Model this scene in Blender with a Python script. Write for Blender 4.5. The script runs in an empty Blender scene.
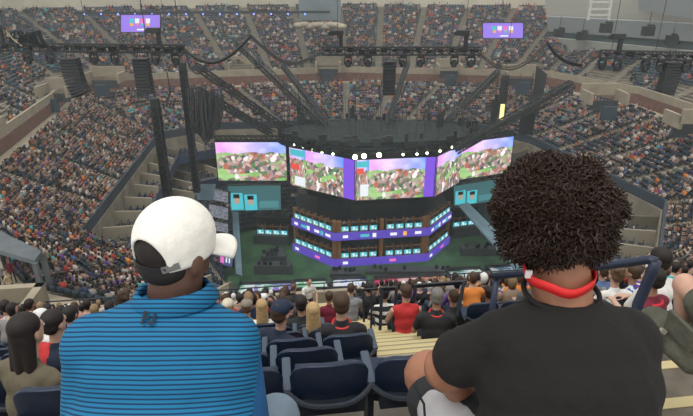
import bpy, bmesh, math, random
import numpy as np
from mathutils import Vector, Matrix, Euler
from mathutils.bvhtree import BVHTree
random.seed(7); rng = np.random.default_rng(7)
S = bpy.context.scene
COL = S.collection
H = 36.0                                     # camera height above the arena floor
PITCH = math.radians(23.0); FP = 540.0
CP, SP = math.cos(PITCH), math.sin(PITCH)
TH = math.radians(7.5)                       # arena axis against the view axis
CT, ST = math.cos(TH), math.sin(TH)

def ray(px, py):
    a = (px-346.5)/FP; b = (208-py)/FP
    return Vector((a, CP+b*SP, -SP+b*CP))
def atd(px, py, d):                          # a point of the place, d metres along the view axis
    r = ray(px, py)*d; return Vector((r.x, r.y, H+r.z))
def atz(px, py, z):
    r = ray(px, py); r = r*((z-H)/r.z); return Vector((r.x, r.y, z))
def aty(px, py, y):
    r = ray(px, py); r = r*(y/r.y); return Vector((r.x, r.y, H+r.z))
def proj(p):
    y, z = p[1], p[2]-H
    d = y*CP - z*SP; u = y*SP + z*CP
    if d < .05: return (-9999, -9999, d)
    return (346.5+FP*p[0]/d, 208-FP*u/d, d)
def pq(p, q, z=0):                           # arena-aligned plan coordinates -> world
    return Vector((p*CT-q*ST, p*ST+q*CT, z))

# ---------------------------------------------------------------- materials
MATS = {}
def nodes(m):
    m.use_nodes = True; return m.node_tree.nodes, m.node_tree.links
def mat(name, col, rough=.6, metal=0, var=0, scale=8, bump=0, bscale=60, spec=.5, sheen=0, coat=0):
    if name in MATS: return MATS[name]
    m = bpy.data.materials.new(name); N, L = nodes(m); b = N['Principled BSDF']
    b.inputs['Base Color'].default_value = (*col, 1); b.inputs['Roughness'].default_value = rough
    b.inputs['Metallic'].default_value = metal; b.inputs['Specular IOR Level'].default_value = spec
    if sheen: b.inputs['Sheen Weight'].default_value = sheen
    if coat: b.inputs['Coat Weight'].default_value = coat
    if var or bump:
        tc = N.new('ShaderNodeTexCoord')
    if var:
        n = N.new('ShaderNodeTexNoise'); n.inputs['Scale'].default_value = scale; n.inputs['Detail'].default_value = 5
        L.new(tc.outputs['Object'], n.inputs['Vector'])
        r = N.new('ShaderNodeValToRGB'); r.color_ramp.elements[0].position = .3; r.color_ramp.elements[1].position = .7
        r.color_ramp.elements[0].color = (*[c*(1-var) for c in col], 1); r.color_ramp.elements[1].color = (*[min(1, c*(1+var)) for c in col], 1)
        L.new(n.outputs['Fac'], r.inputs['Fac']); L.new(r.outputs['Color'], b.inputs['Base Color'])
    if bump:
        n = N.new('ShaderNodeTexNoise'); n.inputs['Scale'].default_value = bscale; n.inputs['Detail'].default_value = 4
        L.new(tc.outputs['Object'], n.inputs['Vector'])
        bp = N.new('ShaderNodeBump'); bp.inputs['Strength'].default_value = bump; bp.inputs['Distance'].default_value = .02
        L.new(n.outputs['Fac'], bp.inputs['Height']); L.new(bp.outputs['Normal'], b.inputs['Normal'])
    MATS[name] = m; return m
def emat(name, col, s=1.0):
    if name in MATS: return MATS[name]
    m = bpy.data.materials.new(name); N, L = nodes(m); b = N['Principled BSDF']
    b.inputs['Base Color'].default_value = (.02, .02, .02, 1); b.inputs['Roughness'].default_value = .5
    b.inputs['Emission Color'].default_value = (*col, 1); b.inputs['Emission Strength'].default_value = s
    MATS[name] = m; return m
def attrmat(name, rough=.8, obj=False):
    if name in MATS: return MATS[name]
    m = bpy.data.materials.new(name); N, L = nodes(m); b = N['Principled BSDF']; b.inputs['Roughness'].default_value = rough
    b.inputs['Specular IOR Level'].default_value = .25
    if obj: a = N.new('ShaderNodeObjectInfo'); L.new(a.outputs['Color'], b.inputs['Base Color'])
    else:
        a = N.new('ShaderNodeAttribute'); a.attribute_name = 'Col'; L.new(a.outputs['Color'], b.inputs['Base Color'])
    MATS[name] = m; return m

# ---------------------------------------------------------------- mesh builder
class MB:
    def __init__(s): s.v = []; s.f = []; s.m = []; s.cur = 0
    def add(s, vs, fs):
        o = len(s.v); s.v += [tuple(v) for v in vs]; s.f += [tuple(i+o for i in f) for f in fs]; s.m += [s.cur]*len(fs)
    def box(s, c, d, M=None):
        x, y, z = d[0]/2, d[1]/2, d[2]/2; c = Vector(c)
        vs = [Vector((i*x, j*y, k*z)) for k in (-1, 1) for j in (-1, 1) for i in (-1, 1)]
        if M is not None: vs = [M @ v for v in vs]
        s.add([c+v for v in vs], [(0, 2, 3, 1), (4, 5, 7, 6), (0, 1, 5, 4), (2, 6, 7, 3), (0, 4, 6, 2), (1, 3, 7, 5)])
    def beam(s, a, b, w, h=None, up=(0, 0, 1)):
        a = Vector(a); b = Vector(b); h = h or w; d = b-a; L = d.length
        if L < 1e-6: return
        d.normalize(); u = Vector(up)
        if abs(d.dot(u)) > .98: u = Vector((0, 1, 0))
        x = d.cross(u).normalized(); z = x.cross(d)
        M = Matrix((x, d, z)).transposed(); s.box((a+b)/2, (w, L, h), M)
    def tube(s, pts, r, n=6, cap=True):
        pts = [Vector(p) for p in pts]; rs = r if isinstance(r, (list, tuple)) else [r]*len(pts)
        vs = []; fs = []; px = None
        for i, p in enumerate(pts):
            d = (pts[min(i+1, len(pts)-1)]-pts[max(i-1, 0)]).normalized()
            if px is None: px = d.cross(Vector((.13, .2, 1))).normalized()
            px = (px-d*px.dot(d)).normalized(); py = d.cross(px)
            for k in range(n):
                t = 2*math.pi*k/n; vs.append(p+(px*math.cos(t)+py*math.sin(t))*rs[i])
        for i in range(len(pts)-1):
            for k in range(n): fs.append((i*n+k, i*n+(k+1) % n, (i+1)*n+(k+1) % n, (i+1)*n+k))
        if cap: fs += [tuple(range(n))[::-1], tuple(range((len(pts)-1)*n, len(pts)*n))]
        s.add(vs, fs)
    def ball(s, c, r, nu=10, nv=7, M=None):
        c = Vector(c); r = (r, r, r) if not hasattr(r, '__len__') else r
        vs = [Vector((0, 0, r[2]))]
        for j in range(1, nv):
            t = math.pi*j/nv
            for i in range(nu):
                a = 2*math.pi*i/nu; vs.append(Vector((r[0]*math.sin(t)*math.cos(a), r[1]*math.sin(t)*math.sin(a), r[2]*math.cos(t))))
        vs.append(Vector((0, 0, -r[2]))); fs = []
        for i in range(nu): fs.append((0, 1+i, 1+(i+1) % nu))
        for j in range(nv-2):
            for i in range(nu): a = 1+j*nu; fs.append((a+i, a+nu+i, a+nu+(i+1) % nu, a+(i+1) % nu))
        a = 1+(nv-2)*nu
        for i in range(nu): fs.append((a+i, len(vs)-1, a+(i+1) % nu))
        if M is not None: vs = [M @ v for v in vs]
        s.add([c+v for v in vs], fs)
    def capsule(s, a, b, r0, r1, n=12):
        a = Vector(a); b = Vector(b); d = (b-a); L = d.length
        if L < 1e-6: s.ball(a, r0); return
        d.normalize(); x = d.cross(Vector((.17, .23, 1))).normalized(); y = d.cross(x); vs = []; fs = []; rings = []
        for t in (-80, -50, -20): rings.append((a+d*r0*math.sin(math.radians(t)), r0*math.cos(math.radians(t))))
        for t in (20, 50, 80): rings.append((b+d*r1*math.sin(math.radians(t)), r1*math.cos(math.radians(t))))
        for p, r in rings:
            for k in range(n): q = 2*math.pi*k/n; vs.append(p+(x*math.cos(q)+y*math.sin(q))*r)
        for i in range(5):
            for k in range(n): fs.append((i*n+k, i*n+(k+1) % n, (i+1)*n+(k+1) % n, (i+1)*n+k))
        fs += [tuple(range(n))[::-1], tuple(range(5*n, 6*n))]
        s.add(vs, fs)
    def quad(s, a, b, c, d): s.add([a, b, c, d], [(0, 1, 2, 3)])
    def slab(s, pts, th):                      # thick plate from a planar outline
        pts = [Vector(p) for p in pts]; n = (pts[1]-pts[0]).cross(pts[2]-pts[1]).normalized(); k = len(pts)
        s.add([p+n*th/2 for p in pts]+[p-n*th/2 for p in pts],
              [tuple(range(k)), tuple(range(2*k-1, k-1, -1))]+[(i, i+k, (i+1) % k+k, (i+1) % k) for i in range(k)])
    def lattice(s, a, b, w, step=None, r=.05):
        a = Vector(a); b = Vector(b); d = b-a; L = d.length; d.normalize(); u = Vector((0, 0, 1))
        if abs(d.dot(u)) > .95: u = Vector((0, 1, 0))
        x = d.cross(u).normalized()*w/2; z = x.normalized().cross(d)*w/2; step = step or w*1.1
        co = [x+z, x-z, -x-z, -x+z]
        for c in co: s.beam(a+c, b+c, r*1.4)
        n = max(2, int(L/step))
        for i in range(n):
            p = a+d*L*i/n; q = a+d*L*(i+1)/n
            for k in range(4):
                c0, c1 = co[k], co[(k+1) % 4]
                s.beam(p+c0, q+c1, r); s.beam(p+c0, p+c1, r)
    def obj(s, name, mats, parent=None, smooth=False, bevel=0, segs=2):
        me = bpy.data.meshes.new(name); me.from_pydata(s.v, [], s.f)
        for m in (mats if isinstance(mats, (list, tuple)) else [mats]): me.materials.append(m)
        if any(s.m): me.polygons.foreach_set('material_index', s.m)
        if smooth: me.polygons.foreach_set('use_smooth', [True]*len(me.polygons))
        me.update(); o = bpy.data.objects.new(name, me); COL.objects.link(o)
        if bevel:
            md = o.modifiers.new('bevel', 'BEVEL'); md.width = bevel; md.segments = segs; md.limit_method = 'ANGLE'
        if parent is not None: setpar(o, parent)
        return o
def setpar(o, p):
    o.parent = p; w = p.matrix_world if p.parent is None else p.matrix_world
    bpy_loc = Matrix.Translation(p.location) @ p.rotation_euler.to_matrix().to_4x4()
    if p.parent is not None:
        q = p.parent; bpy_loc = (Matrix.Translation(q.location) @ q.rotation_euler.to_matrix().to_4x4()) @ p.matrix_parent_inverse @ bpy_loc
    o.matrix_parent_inverse = bpy_loc.inverted()
def tag(o, label=None, cat=None, group=None, kind=None):
    if label: o['label'] = label
    if cat: o['category'] = cat
    if group: o['group'] = group
    if kind: o['kind'] = kind
    return o
def empty(name, loc, label, cat, group=None):
    o = bpy.data.objects.new(name, None); COL.objects.link(o); o.location = loc; o.empty_display_size = .1
    return tag(o, label, cat, group)
def struct(o, label=None, cat=None):
    o['kind'] = 'structure'
    if label: o['label'] = label
    if cat: o['category'] = cat
    return o
def subpar(o, p, base):                      # part p's child; base = the thing (parts sit at identity in world space)
    o.parent = p; o.matrix_parent_inverse = Matrix.Identity(4)
def copy_thing(src, loc, rot=None):
    c = src.copy(); COL.objects.link(c); c.location = loc
    if rot is not None: c.rotation_euler = rot
    for ch in src.children:
        k = ch.copy(); COL.objects.link(k); k.parent = c
        for g in ch.children:
            d = g.copy(); COL.objects.link(d); d.parent = k
    return c
def blob(prims, voxel=.015, smooth=6, name='body'):
    b = MB()
    for p in prims:
        if p[0] == 'c': b.capsule(*p[1:])
        elif p[0] == 'e': b.ball(p[1], p[2], 16, 11, p[3] if len(p) > 3 else None)
        elif p[0] == 'b': b.box(*p[1:])
    me = bpy.data.meshes.new('tmp'); me.from_pydata(b.v, [], b.f); o = bpy.data.objects.new('tmp', me); COL.objects.link(o)
    r = o.modifiers.new('r', 'REMESH'); r.mode = 'VOXEL'; r.voxel_size = voxel
    if smooth: s = o.modifiers.new('s', 'SMOOTH'); s.factor = .5; s.iterations = smooth
    dg = bpy.context.evaluated_depsgraph_get(); out = bpy.data.meshes.new_from_object(o.evaluated_get(dg)); out.name = name
    out.polygons.foreach_set('use_smooth', [True]*len(out.polygons))
    bpy.data.objects.remove(o); bpy.data.meshes.remove(me)
    return out
def mobj(name, me, m, parent=None):
    me.materials.clear(); me.materials.append(m); o = bpy.data.objects.new(name, me); COL.objects.link(o)
    if parent is not None: setpar(o, parent)
    return o
def fast_mesh(name, V, F4, col, m):          # V (n,3), F4 (k,4) quads, col (k,3) one colour per face
    me = bpy.data.meshes.new(name); k = len(F4)
    me.vertices.add(len(V)); me.vertices.foreach_set('co', np.ascontiguousarray(V, dtype=np.float32).ravel())
    me.loops.add(k*4); me.loops.foreach_set('vertex_index', np.ascontiguousarray(F4, dtype=np.int32).ravel())
    me.polygons.add(k); me.polygons.foreach_set('loop_start', np.arange(0, 4*k, 4, dtype=np.int32))
    if col is not None:
        at = me.attributes.new('Col', 'FLOAT_COLOR', 'FACE')
        at.data.foreach_set('color', np.ascontiguousarray(np.hstack([col, np.ones((k, 1))]), dtype=np.float32).ravel())
    me.update(calc_edges=True); me.validate(); me.materials.append(m)
    o = bpy.data.objects.new(name, me); COL.objects.link(o); return o

M_conc = mat('concrete', (.17, .15, .12), .9, var=.25, scale=.6)
M_conc2 = mat('pale_concrete', (.33, .285, .21), .9, var=.15, scale=.8)
M_aisle = mat('aisle_concrete', (.27, .245, .195), .9, var=.15, scale=1)
M_brick = mat('wall_red', (.17, .085, .065), .9, var=.25, scale=2)
M_navy = mat('navy_paint', (.035, .055, .105), .5)
M_black = mat('black_metal', (.012, .013, .016), .5)
M_black2 = mat('black_cloth', (.010, .012, .014), .9)
M_dark = mat('dark_grey', (.04, .045, .05), .7)
M_turf = mat('turf', (.028, .085, .035), .9, var=.5, scale=.35)
M_slate = mat('slate', (.11, .13, .14), .8, var=.2, scale=1)
M_person = attrmat('crowd_clothes')
M_objc = attrmat('cloth_by_person', obj=True)
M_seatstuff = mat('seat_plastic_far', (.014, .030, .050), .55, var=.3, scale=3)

# ---------------------------------------------------------------- the bowl in plan
Z0, Z1 = H-22.0, H-17.5
R0 = [(-12, 36), (-16.2, 39.2), (-24.9, 45.3), (-28.8, 79.9), (-21.4, 86), (0, 88.6), (20, 87.2), (27.5, 78), (33.9, 52.6), (27.3, 41.4), (20, 36)]
R1 = [(-12, 26), (-19.5, 28.5), (-32, 41), (-42, 85.4), (-38.6, 91.5), (0, 99.8), (34, 95.5), (42, 80.5), (44.5, 48.5), (33, 34), (22, 29)]
C0 = Vector((2, 62))
def off(P, d):
    out = []
    for i, (x, y) in enumerate(P):
        v = (Vector((x, y))-C0).normalized()*d; out.append((x+v.x, y+v.y))
    return out
R2 = off(R1, 2.0)
R3 = off(R1, 29.0)
def ringpt(A, j, s): return Vector((A[j][0]*(1-s)+A[j+1][0]*s, A[j][1]*(1-s)+A[j+1][1]*s))

def strip(name, A, za, B, zb, m, j0, j1, flip=False):
    b = MB()
    for j in range(j0, j1):
        b.quad((*A[j], za), (*A[j+1], za), (*B[j+1], zb), (*B[j], zb))
    return struct(b.obj(name, m))
def wallring(name, A, z0, z1, th, m, j0, j1):
    b = MB()
    B = off(A, th)
    for j in range(j0, j1):
        p = [(*A[j], z0), (*A[j+1], z0), (*A[j+1], z1), (*A[j], z1)]; q = [(*B[j], z0), (*B[j+1], z0), (*B[j+1], z1), (*B[j], z1)]
        b.add(p+q, [(0, 1, 2, 3), (7, 6, 5, 4), (3, 2, 6, 7), (0, 4, 5, 1), (0, 3, 7, 4), (1, 5, 6, 2)])
    return struct(b.obj(name, m))
def deck(name, A, za, B, zb, n, m, j0, j1):
    b = MB()
    for j in range(j0, j1):
        for i in range(n):
            t0, t1 = i/n, (i+1)/n; z = za+(zb-za)*t0; zn = za+(zb-za)*t1
            a0 = Vector(A[j]).lerp(Vector(B[j]), t0); a1 = Vector(A[j+1]).lerp(Vector(B[j+1]), t0)
            c0 = Vector(A[j]).lerp(Vector(B[j]), t1); c1 = Vector(A[j+1]).lerp(Vector(B[j+1]), t1)
            b.quad((*a0, z), (*a1, z), (*c1, z), (*c0, z)); b.quad((*c0, z), (*c1, z), (*c1, zn), (*c0, zn))
    return struct(b.obj(name, m))

SEATS = []      # x,y,z,dx,dy, zone
def fill(A, za, B, zb, n, j0, j1, zone, sect=7.6, pitch=.56, aisle=1.3):
    for j in range(j0, j1):
        L0 = (Vector(A[j+1])-Vector(A[j])).length; L1 = (Vector(B[j+1])-Vector(B[j])).length
        ns = max(1, round((L0+L1)/2/sect))
        # aisle stairs
        for a in range(ns+1):
            s = a/ns
            if a == ns and j < j1-1: continue
            p0 = ringpt(A, j, s); p1 = ringpt(B, j, s); mb = MB()
            tdir = (Vector(A[j+1])-Vector(A[j])).normalized()
            for i in range(n*2):
                t = (i+.5)/(n*2); c = p0.lerp(p1, t); z = za+(zb-za)*(math.floor(i/2)/n)+(i % 2)*(zb-za)/n*.5
                dep = (p1-p0).length/(n*2); nd = (p1-p0).normalized()
                X = Vector((tdir.x, tdir.y, 0)); Y = Vector((nd.x, nd.y, 0)); Mx = Matrix((X, Y, Vector((0, 0, 1)))).transposed()
                mb.box((c.x, c.y, z+.06), (aisle, dep*.9, .1), Mx)
            pr = proj((*p0.lerp(p1, .5), (za+zb)/2))
            if -80 < pr[0] < 780 and pr[1] > -60: struct(mb.obj('aisle_stairs', M_aisle))
        for i in range(n):
            t = (i+.55)/n; z = za+(zb-za)*i/n
            P = Vector(A[j]).lerp(Vector(B[j]), t); Q = Vector(A[j+1]).lerp(Vector(B[j+1]), t); L = (Q-P).length; d = (Q-P)/L
            inn = Vector((d.y, -d.x))
            if inn.dot(C0-P) < 0: inn = -inn
            for sct in range(ns):
                s0 = L*sct/ns+aisle/2+.2; s1 = L*(sct+1)/ns-aisle/2-.2; k = int((s1-s0)/pitch)
                for c in range(k+1):
                    w = P+d*(s0+c*pitch)
                    pr = proj((w.x, w.y, z+.6))
                    if -15 < pr[0] < 708 and -20 < pr[1] < 440: SEATS.append((w.x, w.y, z, inn.x, inn.y, zone, j, sct, i))
N = len(R0)
# floor and decks
b = MB(); b.quad((-60, 20, 0), (70, 20, 0), (70, 120, 0), (-60, 120, 0)); struct(b.obj('floor', M_turf))
deck('lower_seating_tier', R0, Z0, R1, Z1, 15, M_conc, 0, N-1)
strip('concourse', R1, Z1, off(R1, 4), Z1, M_conc2, 0, N-1)
wallring('wall_promenade', R2, Z1-.3, Z1+1.55, .3, M_brick, 2, N-2)
wallring('trim_1', R2, Z1+1.55, Z1+2.6, .35, M_conc2, 2, N-2)
deck('upper_seating_tier', off(R2, .4), Z1+1.8, R3, H-5.6, 32, M_conc, 2, N-2)
wallring('wall_back', R3, H-7, H+14, .5, mat('translucent_wall', (.60, .56, .45), .9, var=.1, scale=.3), 2, N-2)
fill(R0, Z0, R1, Z1, 15, 0, N-1, 'lower')
fill(off(R2, .4), Z1+1.8, R3, H-5.6, 32, 2, N-2, 'upper', sect=8.4)
# ring parapet, suites below it
wallring('parapet_rail', off(R0, -.35), Z0-.9, Z0+.55, .3, mat('parapet_navy', (.03, .042, .06), .6), 0, N-1)
Ra = off(R0, -.5); Rb = off(R0, -4.0); Rc = off(R0, -4.3); Rd = off(R0, -8)
strip('suite_terrace_upper', Rb, Z0-3.3, Ra, Z0-2.8, mat('terrace', (.12, .12, .11), .8, var=.3, scale=.8), 0, N-1)
strip('suite_terrace_lower', Rd, Z0-6.6, Ra, Z0-6.2, MATS['terrace'], 0, N-1)
wallring('wall_suites', Ra, Z0-7, Z0-.6, .3, mat('suite_wall', (.26, .225, .165), .8, var=.3, scale=.5), 0, N-1)
wallring('trim_2', Rb, Z0-3.9, Z0-2.5, .25, M_navy, 0, N-1)
wallring('trim_3', Rd, Z0-7.4, Z0-5.9, .25, M_navy, 0, N-1)
# suite partitions and their seats
pm = mat('suite_partition', (.31, .27, .20), .8)
SS = []
for lev, (IN, z) in enumerate(((Rb, Z0-3.2), (Rd, Z0-6.5))):
    for j in range(0, N-1):
        L = (Vector(R0[j+1])-Vector(R0[j])).length; n = max(1, round(L/4.2)); mb = MB()
        for a in range(n+1):
            s = a/n; p = ringpt(Ra, j, s); q = ringpt(IN, j, s)
            mb.beam((p.x, p.y, z+.9), (q.x, q.y, z+.55), .22, 1.9 if lev == 0 else 1.8)
            if a < n:
                for rr in (.35, .6, .82):
                    for c in range(5):
                        w = ringpt(Ra, j, (a+.2+c*.15)/n).lerp(ringpt(IN, j, (a+.2+c*.15)/n), rr)
                        v = (C0-w).normalized(); SS.append((w.x, w.y, z+.1, v.x, v.y, 'suite', j, a, lev))
        struct(mb.obj('suite_partitions', pm))
VOM = ((36, 66, 94, 3.5), (84, 118, 80, 3), (229, 253, 68.5), (316, 340, 68.5), (439, 462, 70.5), (507, 540, 78), (592, 628, 101, 3.5), (664, 705, 117, 3.5), (-30, 5, 124))
def in_vom(t):
    px = proj((t[0], t[1], t[2]+.5))[0]
    return t[5] == 'upper' and t[8] < 5 and any(v[0]-5 < px < v[1]+5 for v in VOM)
SEATS = [t for t in SEATS if not in_vom(t)]
SEATS += SS
# lower bowl
Re = off(R0, -9); Rf = off(R0, -12.5)
deck('courtside_seating_tier', Rf, .5, Re, 6.5, 10, M_dark, 0, 5)
fill(Rf, .5, Re, 6.5, 10, 0, 5, 'court', sect=7)
wallring('wall_court', Rd, 0, Z0-7, .3, M_dark, 0, N-1)

# ---------------------------------------------------------------- our own deck (camera stands on it)
PK = .82; RISE = .50; Q0 = 2.73; F0 = H-3.13; KMAX = 25
def rowq(k): return Q0+PK*k
def rowz(k): return F0-RISE*k
nd = MB()
nd.cur = 0
def pqbox(mb, p0, p1, q0, q1, z0, z1):
    c = pq((p0+p1)/2, (q0+q1)/2, (z0+z1)/2); mb.box(c, (p1-p0, q1-q0, z1-z0), Matrix.Rotation(TH, 3, 'Z'))
for k in range(0, KMAX+1):
    pqbox(nd, -19+0.0*k, 22, rowq(k)-.14, rowq(k)+PK-.14, rowz(k)-1.2, rowz(k))
pqbox(nd, -19, 22, -1.5, 1.57, H-3.6, H-1.95); pqbox(nd, -19, 22, 1.75, rowq(0)-.14, H-3.6, rowz(0)+.4)
struct(nd.obj('near_seating_tier', mat('near_concrete', (.20, .18, .15), .9, var=.3, scale=2)))
qe = rowq(KMAX)+PK
b = MB(); pqbox(b, -19, 22, qe-.14, qe+.1, rowz(KMAX)-3.5, rowz(KMAX)+.75); struct(b.obj('wall_front', M_conc2))
b = MB(); zc = rowz(KMAX)+.75
for p in np.arange(-19, 22.1, 1.5): b.beam(pq(p, qe, zc), pq(p, qe, zc+.45), .05)
b.beam(pq(-19, qe, zc+.45), pq(22, qe, zc+.45), .05)
struct(b.obj('trim_4', M_dark))
# aisles on our deck
yel = mat('aisle_step_pale', (.30, .26, .18), .85, var=.15, scale=3); yl = mat('nosing_yellow', (.50, .42, .22), .8)
def aislep(q): return 2.5 if q < 2.5 else 1.66
mb = MB()
for (q0_, q1_, z_) in ((1.15, 1.58, -1.94), (1.58, 2.14, -2.2), (2.14, 2.72, -2.45)):
    mb.cur = 2; pqbox(mb, 1.45, 3.6, q0_, q1_, H+z_-.8, H+z_); mb.cur = 1; pqbox(mb, 1.45, 3.6, q1_-.07, q1_+.004, H+z_-.1, H+z_+.006)
q = 2.7201
while q < rowq(KMAX)+.4:
    p = aislep(q); base = -1.465-.61*(q+.1)
    kr = (q+.05-Q0+.14)/PK; z = max(-1.95-.43*max(0, q-1.55), base+.02) if q < 2.5 else rowz(math.floor(kr))-H+(.26 if kr % 1 < .45 else .012)
    if 2.1 < q < 2.58: q = rowq(0)-.139; continue
    w = 2.0 if q < 2.5 else 1.3
    mb.cur = 2 if q < 2.5 else 0; pqbox(mb, p-w/2, p+w/2, q, q+.56 if q < 2.5 else q+.41, H+z-1.2, H+z)
    e = .56 if q < 2.5 else .41
    mb.cur = 1; pqbox(mb, p-w/2, p+w/2, q+e-.06, q+e+.004, H+z-.1, H+z+.006)
    q += e
struct(mb.obj('aisle_stairs', [yel, yl, mat('step_brown', (.13, .11, .085), .9, var=.35, scale=5)]))

# ================================================================ stage
# screens show a bright landscape picture: sky over fields and roofs, made from noise only
def screenmat(name, seed, strength=1.0, teal=0.0):
    m = bpy.data.materials.new(name); N, L = nodes(m); b = N['Principled BSDF']
    b.inputs['Base Color'].default_value = (.01, .01, .01, 1); b.inputs['Roughness'].default_value = .4
    uv = N.new('ShaderNodeUVMap'); mp = N.new('ShaderNodeMapping'); mp.inputs['Location'].default_value = (seed*3.1, 0, seed)
    L.new(uv.outputs['UV'], mp.inputs['Vector'])
    sep = N.new('ShaderNodeSeparateXYZ'); L.new(uv.outputs['UV'], sep.inputs[0])
    # sky: pink to violet to blue across, paler near the skyline
    sk = N.new('ShaderNodeValToRGB'); e = sk.color_ramp.elements
    e[0].position = 0; e[0].color = (.75, .30, .75, 1); e[1].position = 1; e[1].color = (.12, .28, .85, 1)
    k = e.new(.45); k.color = (.62, .50, .92, 1)
    L.new(sep.outputs['X'], sk.inputs['Fac'])
    nz = N.new('ShaderNodeTexNoise'); nz.inputs['Scale'].default_value = 4; nz.inputs['Detail'].default_value = 6; L.new(mp.outputs[0], nz.inputs['Vector'])
    mx = N.new('ShaderNodeMixRGB'); mx.blend_type = 'ADD'; mr = N.new('ShaderNodeMapRange'); mr.inputs['From Min'].default_value = .45; mr.inputs['From Max'].default_value = .7
    L.new(nz.outputs['Fac'], mr.inputs['Value']); L.new(mr.outputs[0], mx.inputs['Fac']); L.new(sk.outputs[0], mx.inputs[1]); mx.inputs[2].default_value = (.25, .22, .2, 1)
    # land: patchwork of fields, roofs and rock
    mp2 = N.new('ShaderNodeMapping'); mp2.inputs['Scale'].default_value = (22, 13, 1); mp2.inputs['Location'].default_value = (seed*7, seed, 0); mp2.inputs['Rotation'].default_value = (0, 0, .5)
    dn = N.new('ShaderNodeMixRGB'); dn.inputs['Fac'].default_value = .12; L.new(uv.outputs['UV'], dn.inputs[1]); L.new(nz.outputs['Color'], dn.inputs[2]); L.new(dn.outputs[0], mp2.inputs['Vector'])
    vo = N.new('ShaderNodeTexVoronoi'); vo.inputs['Scale'].default_value = 1; L.new(mp2.outputs[0], vo.inputs['Vector'])
    sx = N.new('ShaderNodeSeparateXYZ'); L.new(vo.outputs['Color'], sx.inputs[0])
    n2 = N.new('ShaderNodeTexNoise'); n2.inputs['Scale'].default_value = 3.5; n2.inputs['Detail'].default_value = 2; L.new(mp.outputs[0], n2.inputs['Vector'])
    r1 = N.new('ShaderNodeValToRGB'); r1.color_ramp.interpolation = 'CONSTANT'; e = r1.color_ramp.elements
    cs = [(0, (.42, .30, .28)), (.16, (.20, .11, .12)), (.3, (.62, .46, .42)), (.44, (.10, .22, .09)), (.56, (.45, .14, .08)), (.68, (.34, .25, .25)), (.8, (.85, .80, .78)), (.9, (.06, .10, .08))]
    e[0].position = 0; e[0].color = (*cs[0][1], 1); e[1].position = cs[-1][0]; e[1].color = (*cs[-1][1], 1)
    for p, c in cs[1:-1]: k = e.new(p); k.color = (*c, 1)
    L.new(sx.outputs['X'], r1.inputs['Fac'])
    r2 = N.new('ShaderNodeValToRGB'); e = r2.color_ramp.elements; e[0].position = .3; e[0].color = (.20, .42, .10, 1); e[1].position = .7; e[1].color = (.38, .62, .25, 1)
    L.new(nz.outputs['Fac'], r2.inputs['Fac'])
    gm = N.new('ShaderNodeMapRange'); gm.inputs['From Min'].default_value = .565; gm.inputs['From Max'].default_value = .60; L.new(n2.outputs['Fac'], gm.inputs['Value'])
    ld = N.new('ShaderNodeMixRGB'); L.new(gm.outputs[0], ld.inputs['Fac']); L.new(r1.outputs[0], ld.inputs[1]); L.new(r2.outputs[0], ld.inputs[2])
    # skyline
    ad = N.new('ShaderNodeMath'); ad.operation = 'MULTIPLY_ADD'; L.new(nz.outputs['Fac'], ad.inputs[0]); ad.inputs[1].default_value = .22; L.new(sep.outputs['Y'], ad.inputs[2])
    gt = N.new('ShaderNodeMath'); gt.operation = 'GREATER_THAN'; gt.inputs[1].default_value = .84; L.new(ad.outputs[0], gt.inputs[0])
    fin = N.new('ShaderNodeMixRGB'); L.new(gt.outputs[0], fin.inputs['Fac']); L.new(ld.outputs[0], fin.inputs[1]); L.new(mx.outputs[0], fin.inputs[2])
    L.new(fin.outputs[0], b.inputs['Emission Color']); b.inputs['Emission Strength'].default_value = strength
    return m
M_scr = [screenmat('screen_picture_%s' % c, i*1.7+.3, 1.15) for i, c in enumerate(('a', 'b', 'c'))]
M_purple = emat('led_purple', (.085, .045, .42), 1.0); M_purple2 = emat('led_violet', (.20, .07, .72), 1.0)
M_cyan = emat('led_cyan', (.06, .50, .58), 1.0); M_white = emat('led_white', (.8, .85, .9), 1.0); M_orange = emat('led_orange', (.95, .45, .05), 1)
M_teal = emat('led_teal_dark', (.035, .12, .13), 1.0); M_pink = emat('led_pink', (.8, .15, .5), 1); M_red = emat('led_red', (.8, .07, .05), 1)

def uvquad(name, pts, m, parent, bright_dir=None):
    me = bpy.data.meshes.new(name); me.from_pydata([tuple(p) for p in pts], [], [(0, 1, 2, 3)]); uvl = me.uv_layers.new(name='UVMap')
    for i, c in enumerate([(0, 0), (1, 0), (1, 1), (0, 1)]): uvl.data[i].uv = c
    me.materials.append(m); o = bpy.data.objects.new(name, me); COL.objects.link(o)
    if parent is not None: setpar(o, parent)
    return o
def led_screen(bl, br, tr, tl, m, label, group=None, insets=(), name='led_screen', th=.35):
    bl, br, tr, tl = [Vector(p) for p in (bl, br, tr, tl)]
    n = (br-bl).cross(tl-bl).normalized()
    if n.y > 0: n = -n                       # faces the viewer side of the house
    base = (bl+br)/2
    t = empty(name, base, label, 'screen', group)
    ex = (br-bl).normalized()*.12; ez = (tl-bl).normalized()*.12; bk = -n*.03
    hb = MB(); P = [bl-ex-ez, br+ex-ez, tr+ex+ez, tl-ex+ez]
    hb.add([p+bk for p in P]+[p+bk-n*th for p in P], [(0, 1, 2, 3), (7, 6, 5, 4), (0, 4, 5, 1), (1, 5, 6, 2), (2, 6, 7, 3), (3, 7, 4, 0)])
    hb.obj('housing', M_black, t)
    uvquad('display', [bl, br, tr, tl], m, t)
    for ii, (u0, v0, u1, v1, mm, nm) in enumerate(insets):
        f = lambda u, v: bl.lerp(br, u).lerp(tl.lerp(tr, u), v)+n*(.03+.025*ii)
        q = MB(); q.quad(f(u0, v0), f(u1, v0), f(u1, v1), f(u0, v1)); q.obj(nm, mm, t)
    return t
def V3(x, y, z): return Vector((x, y, H+z))
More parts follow.
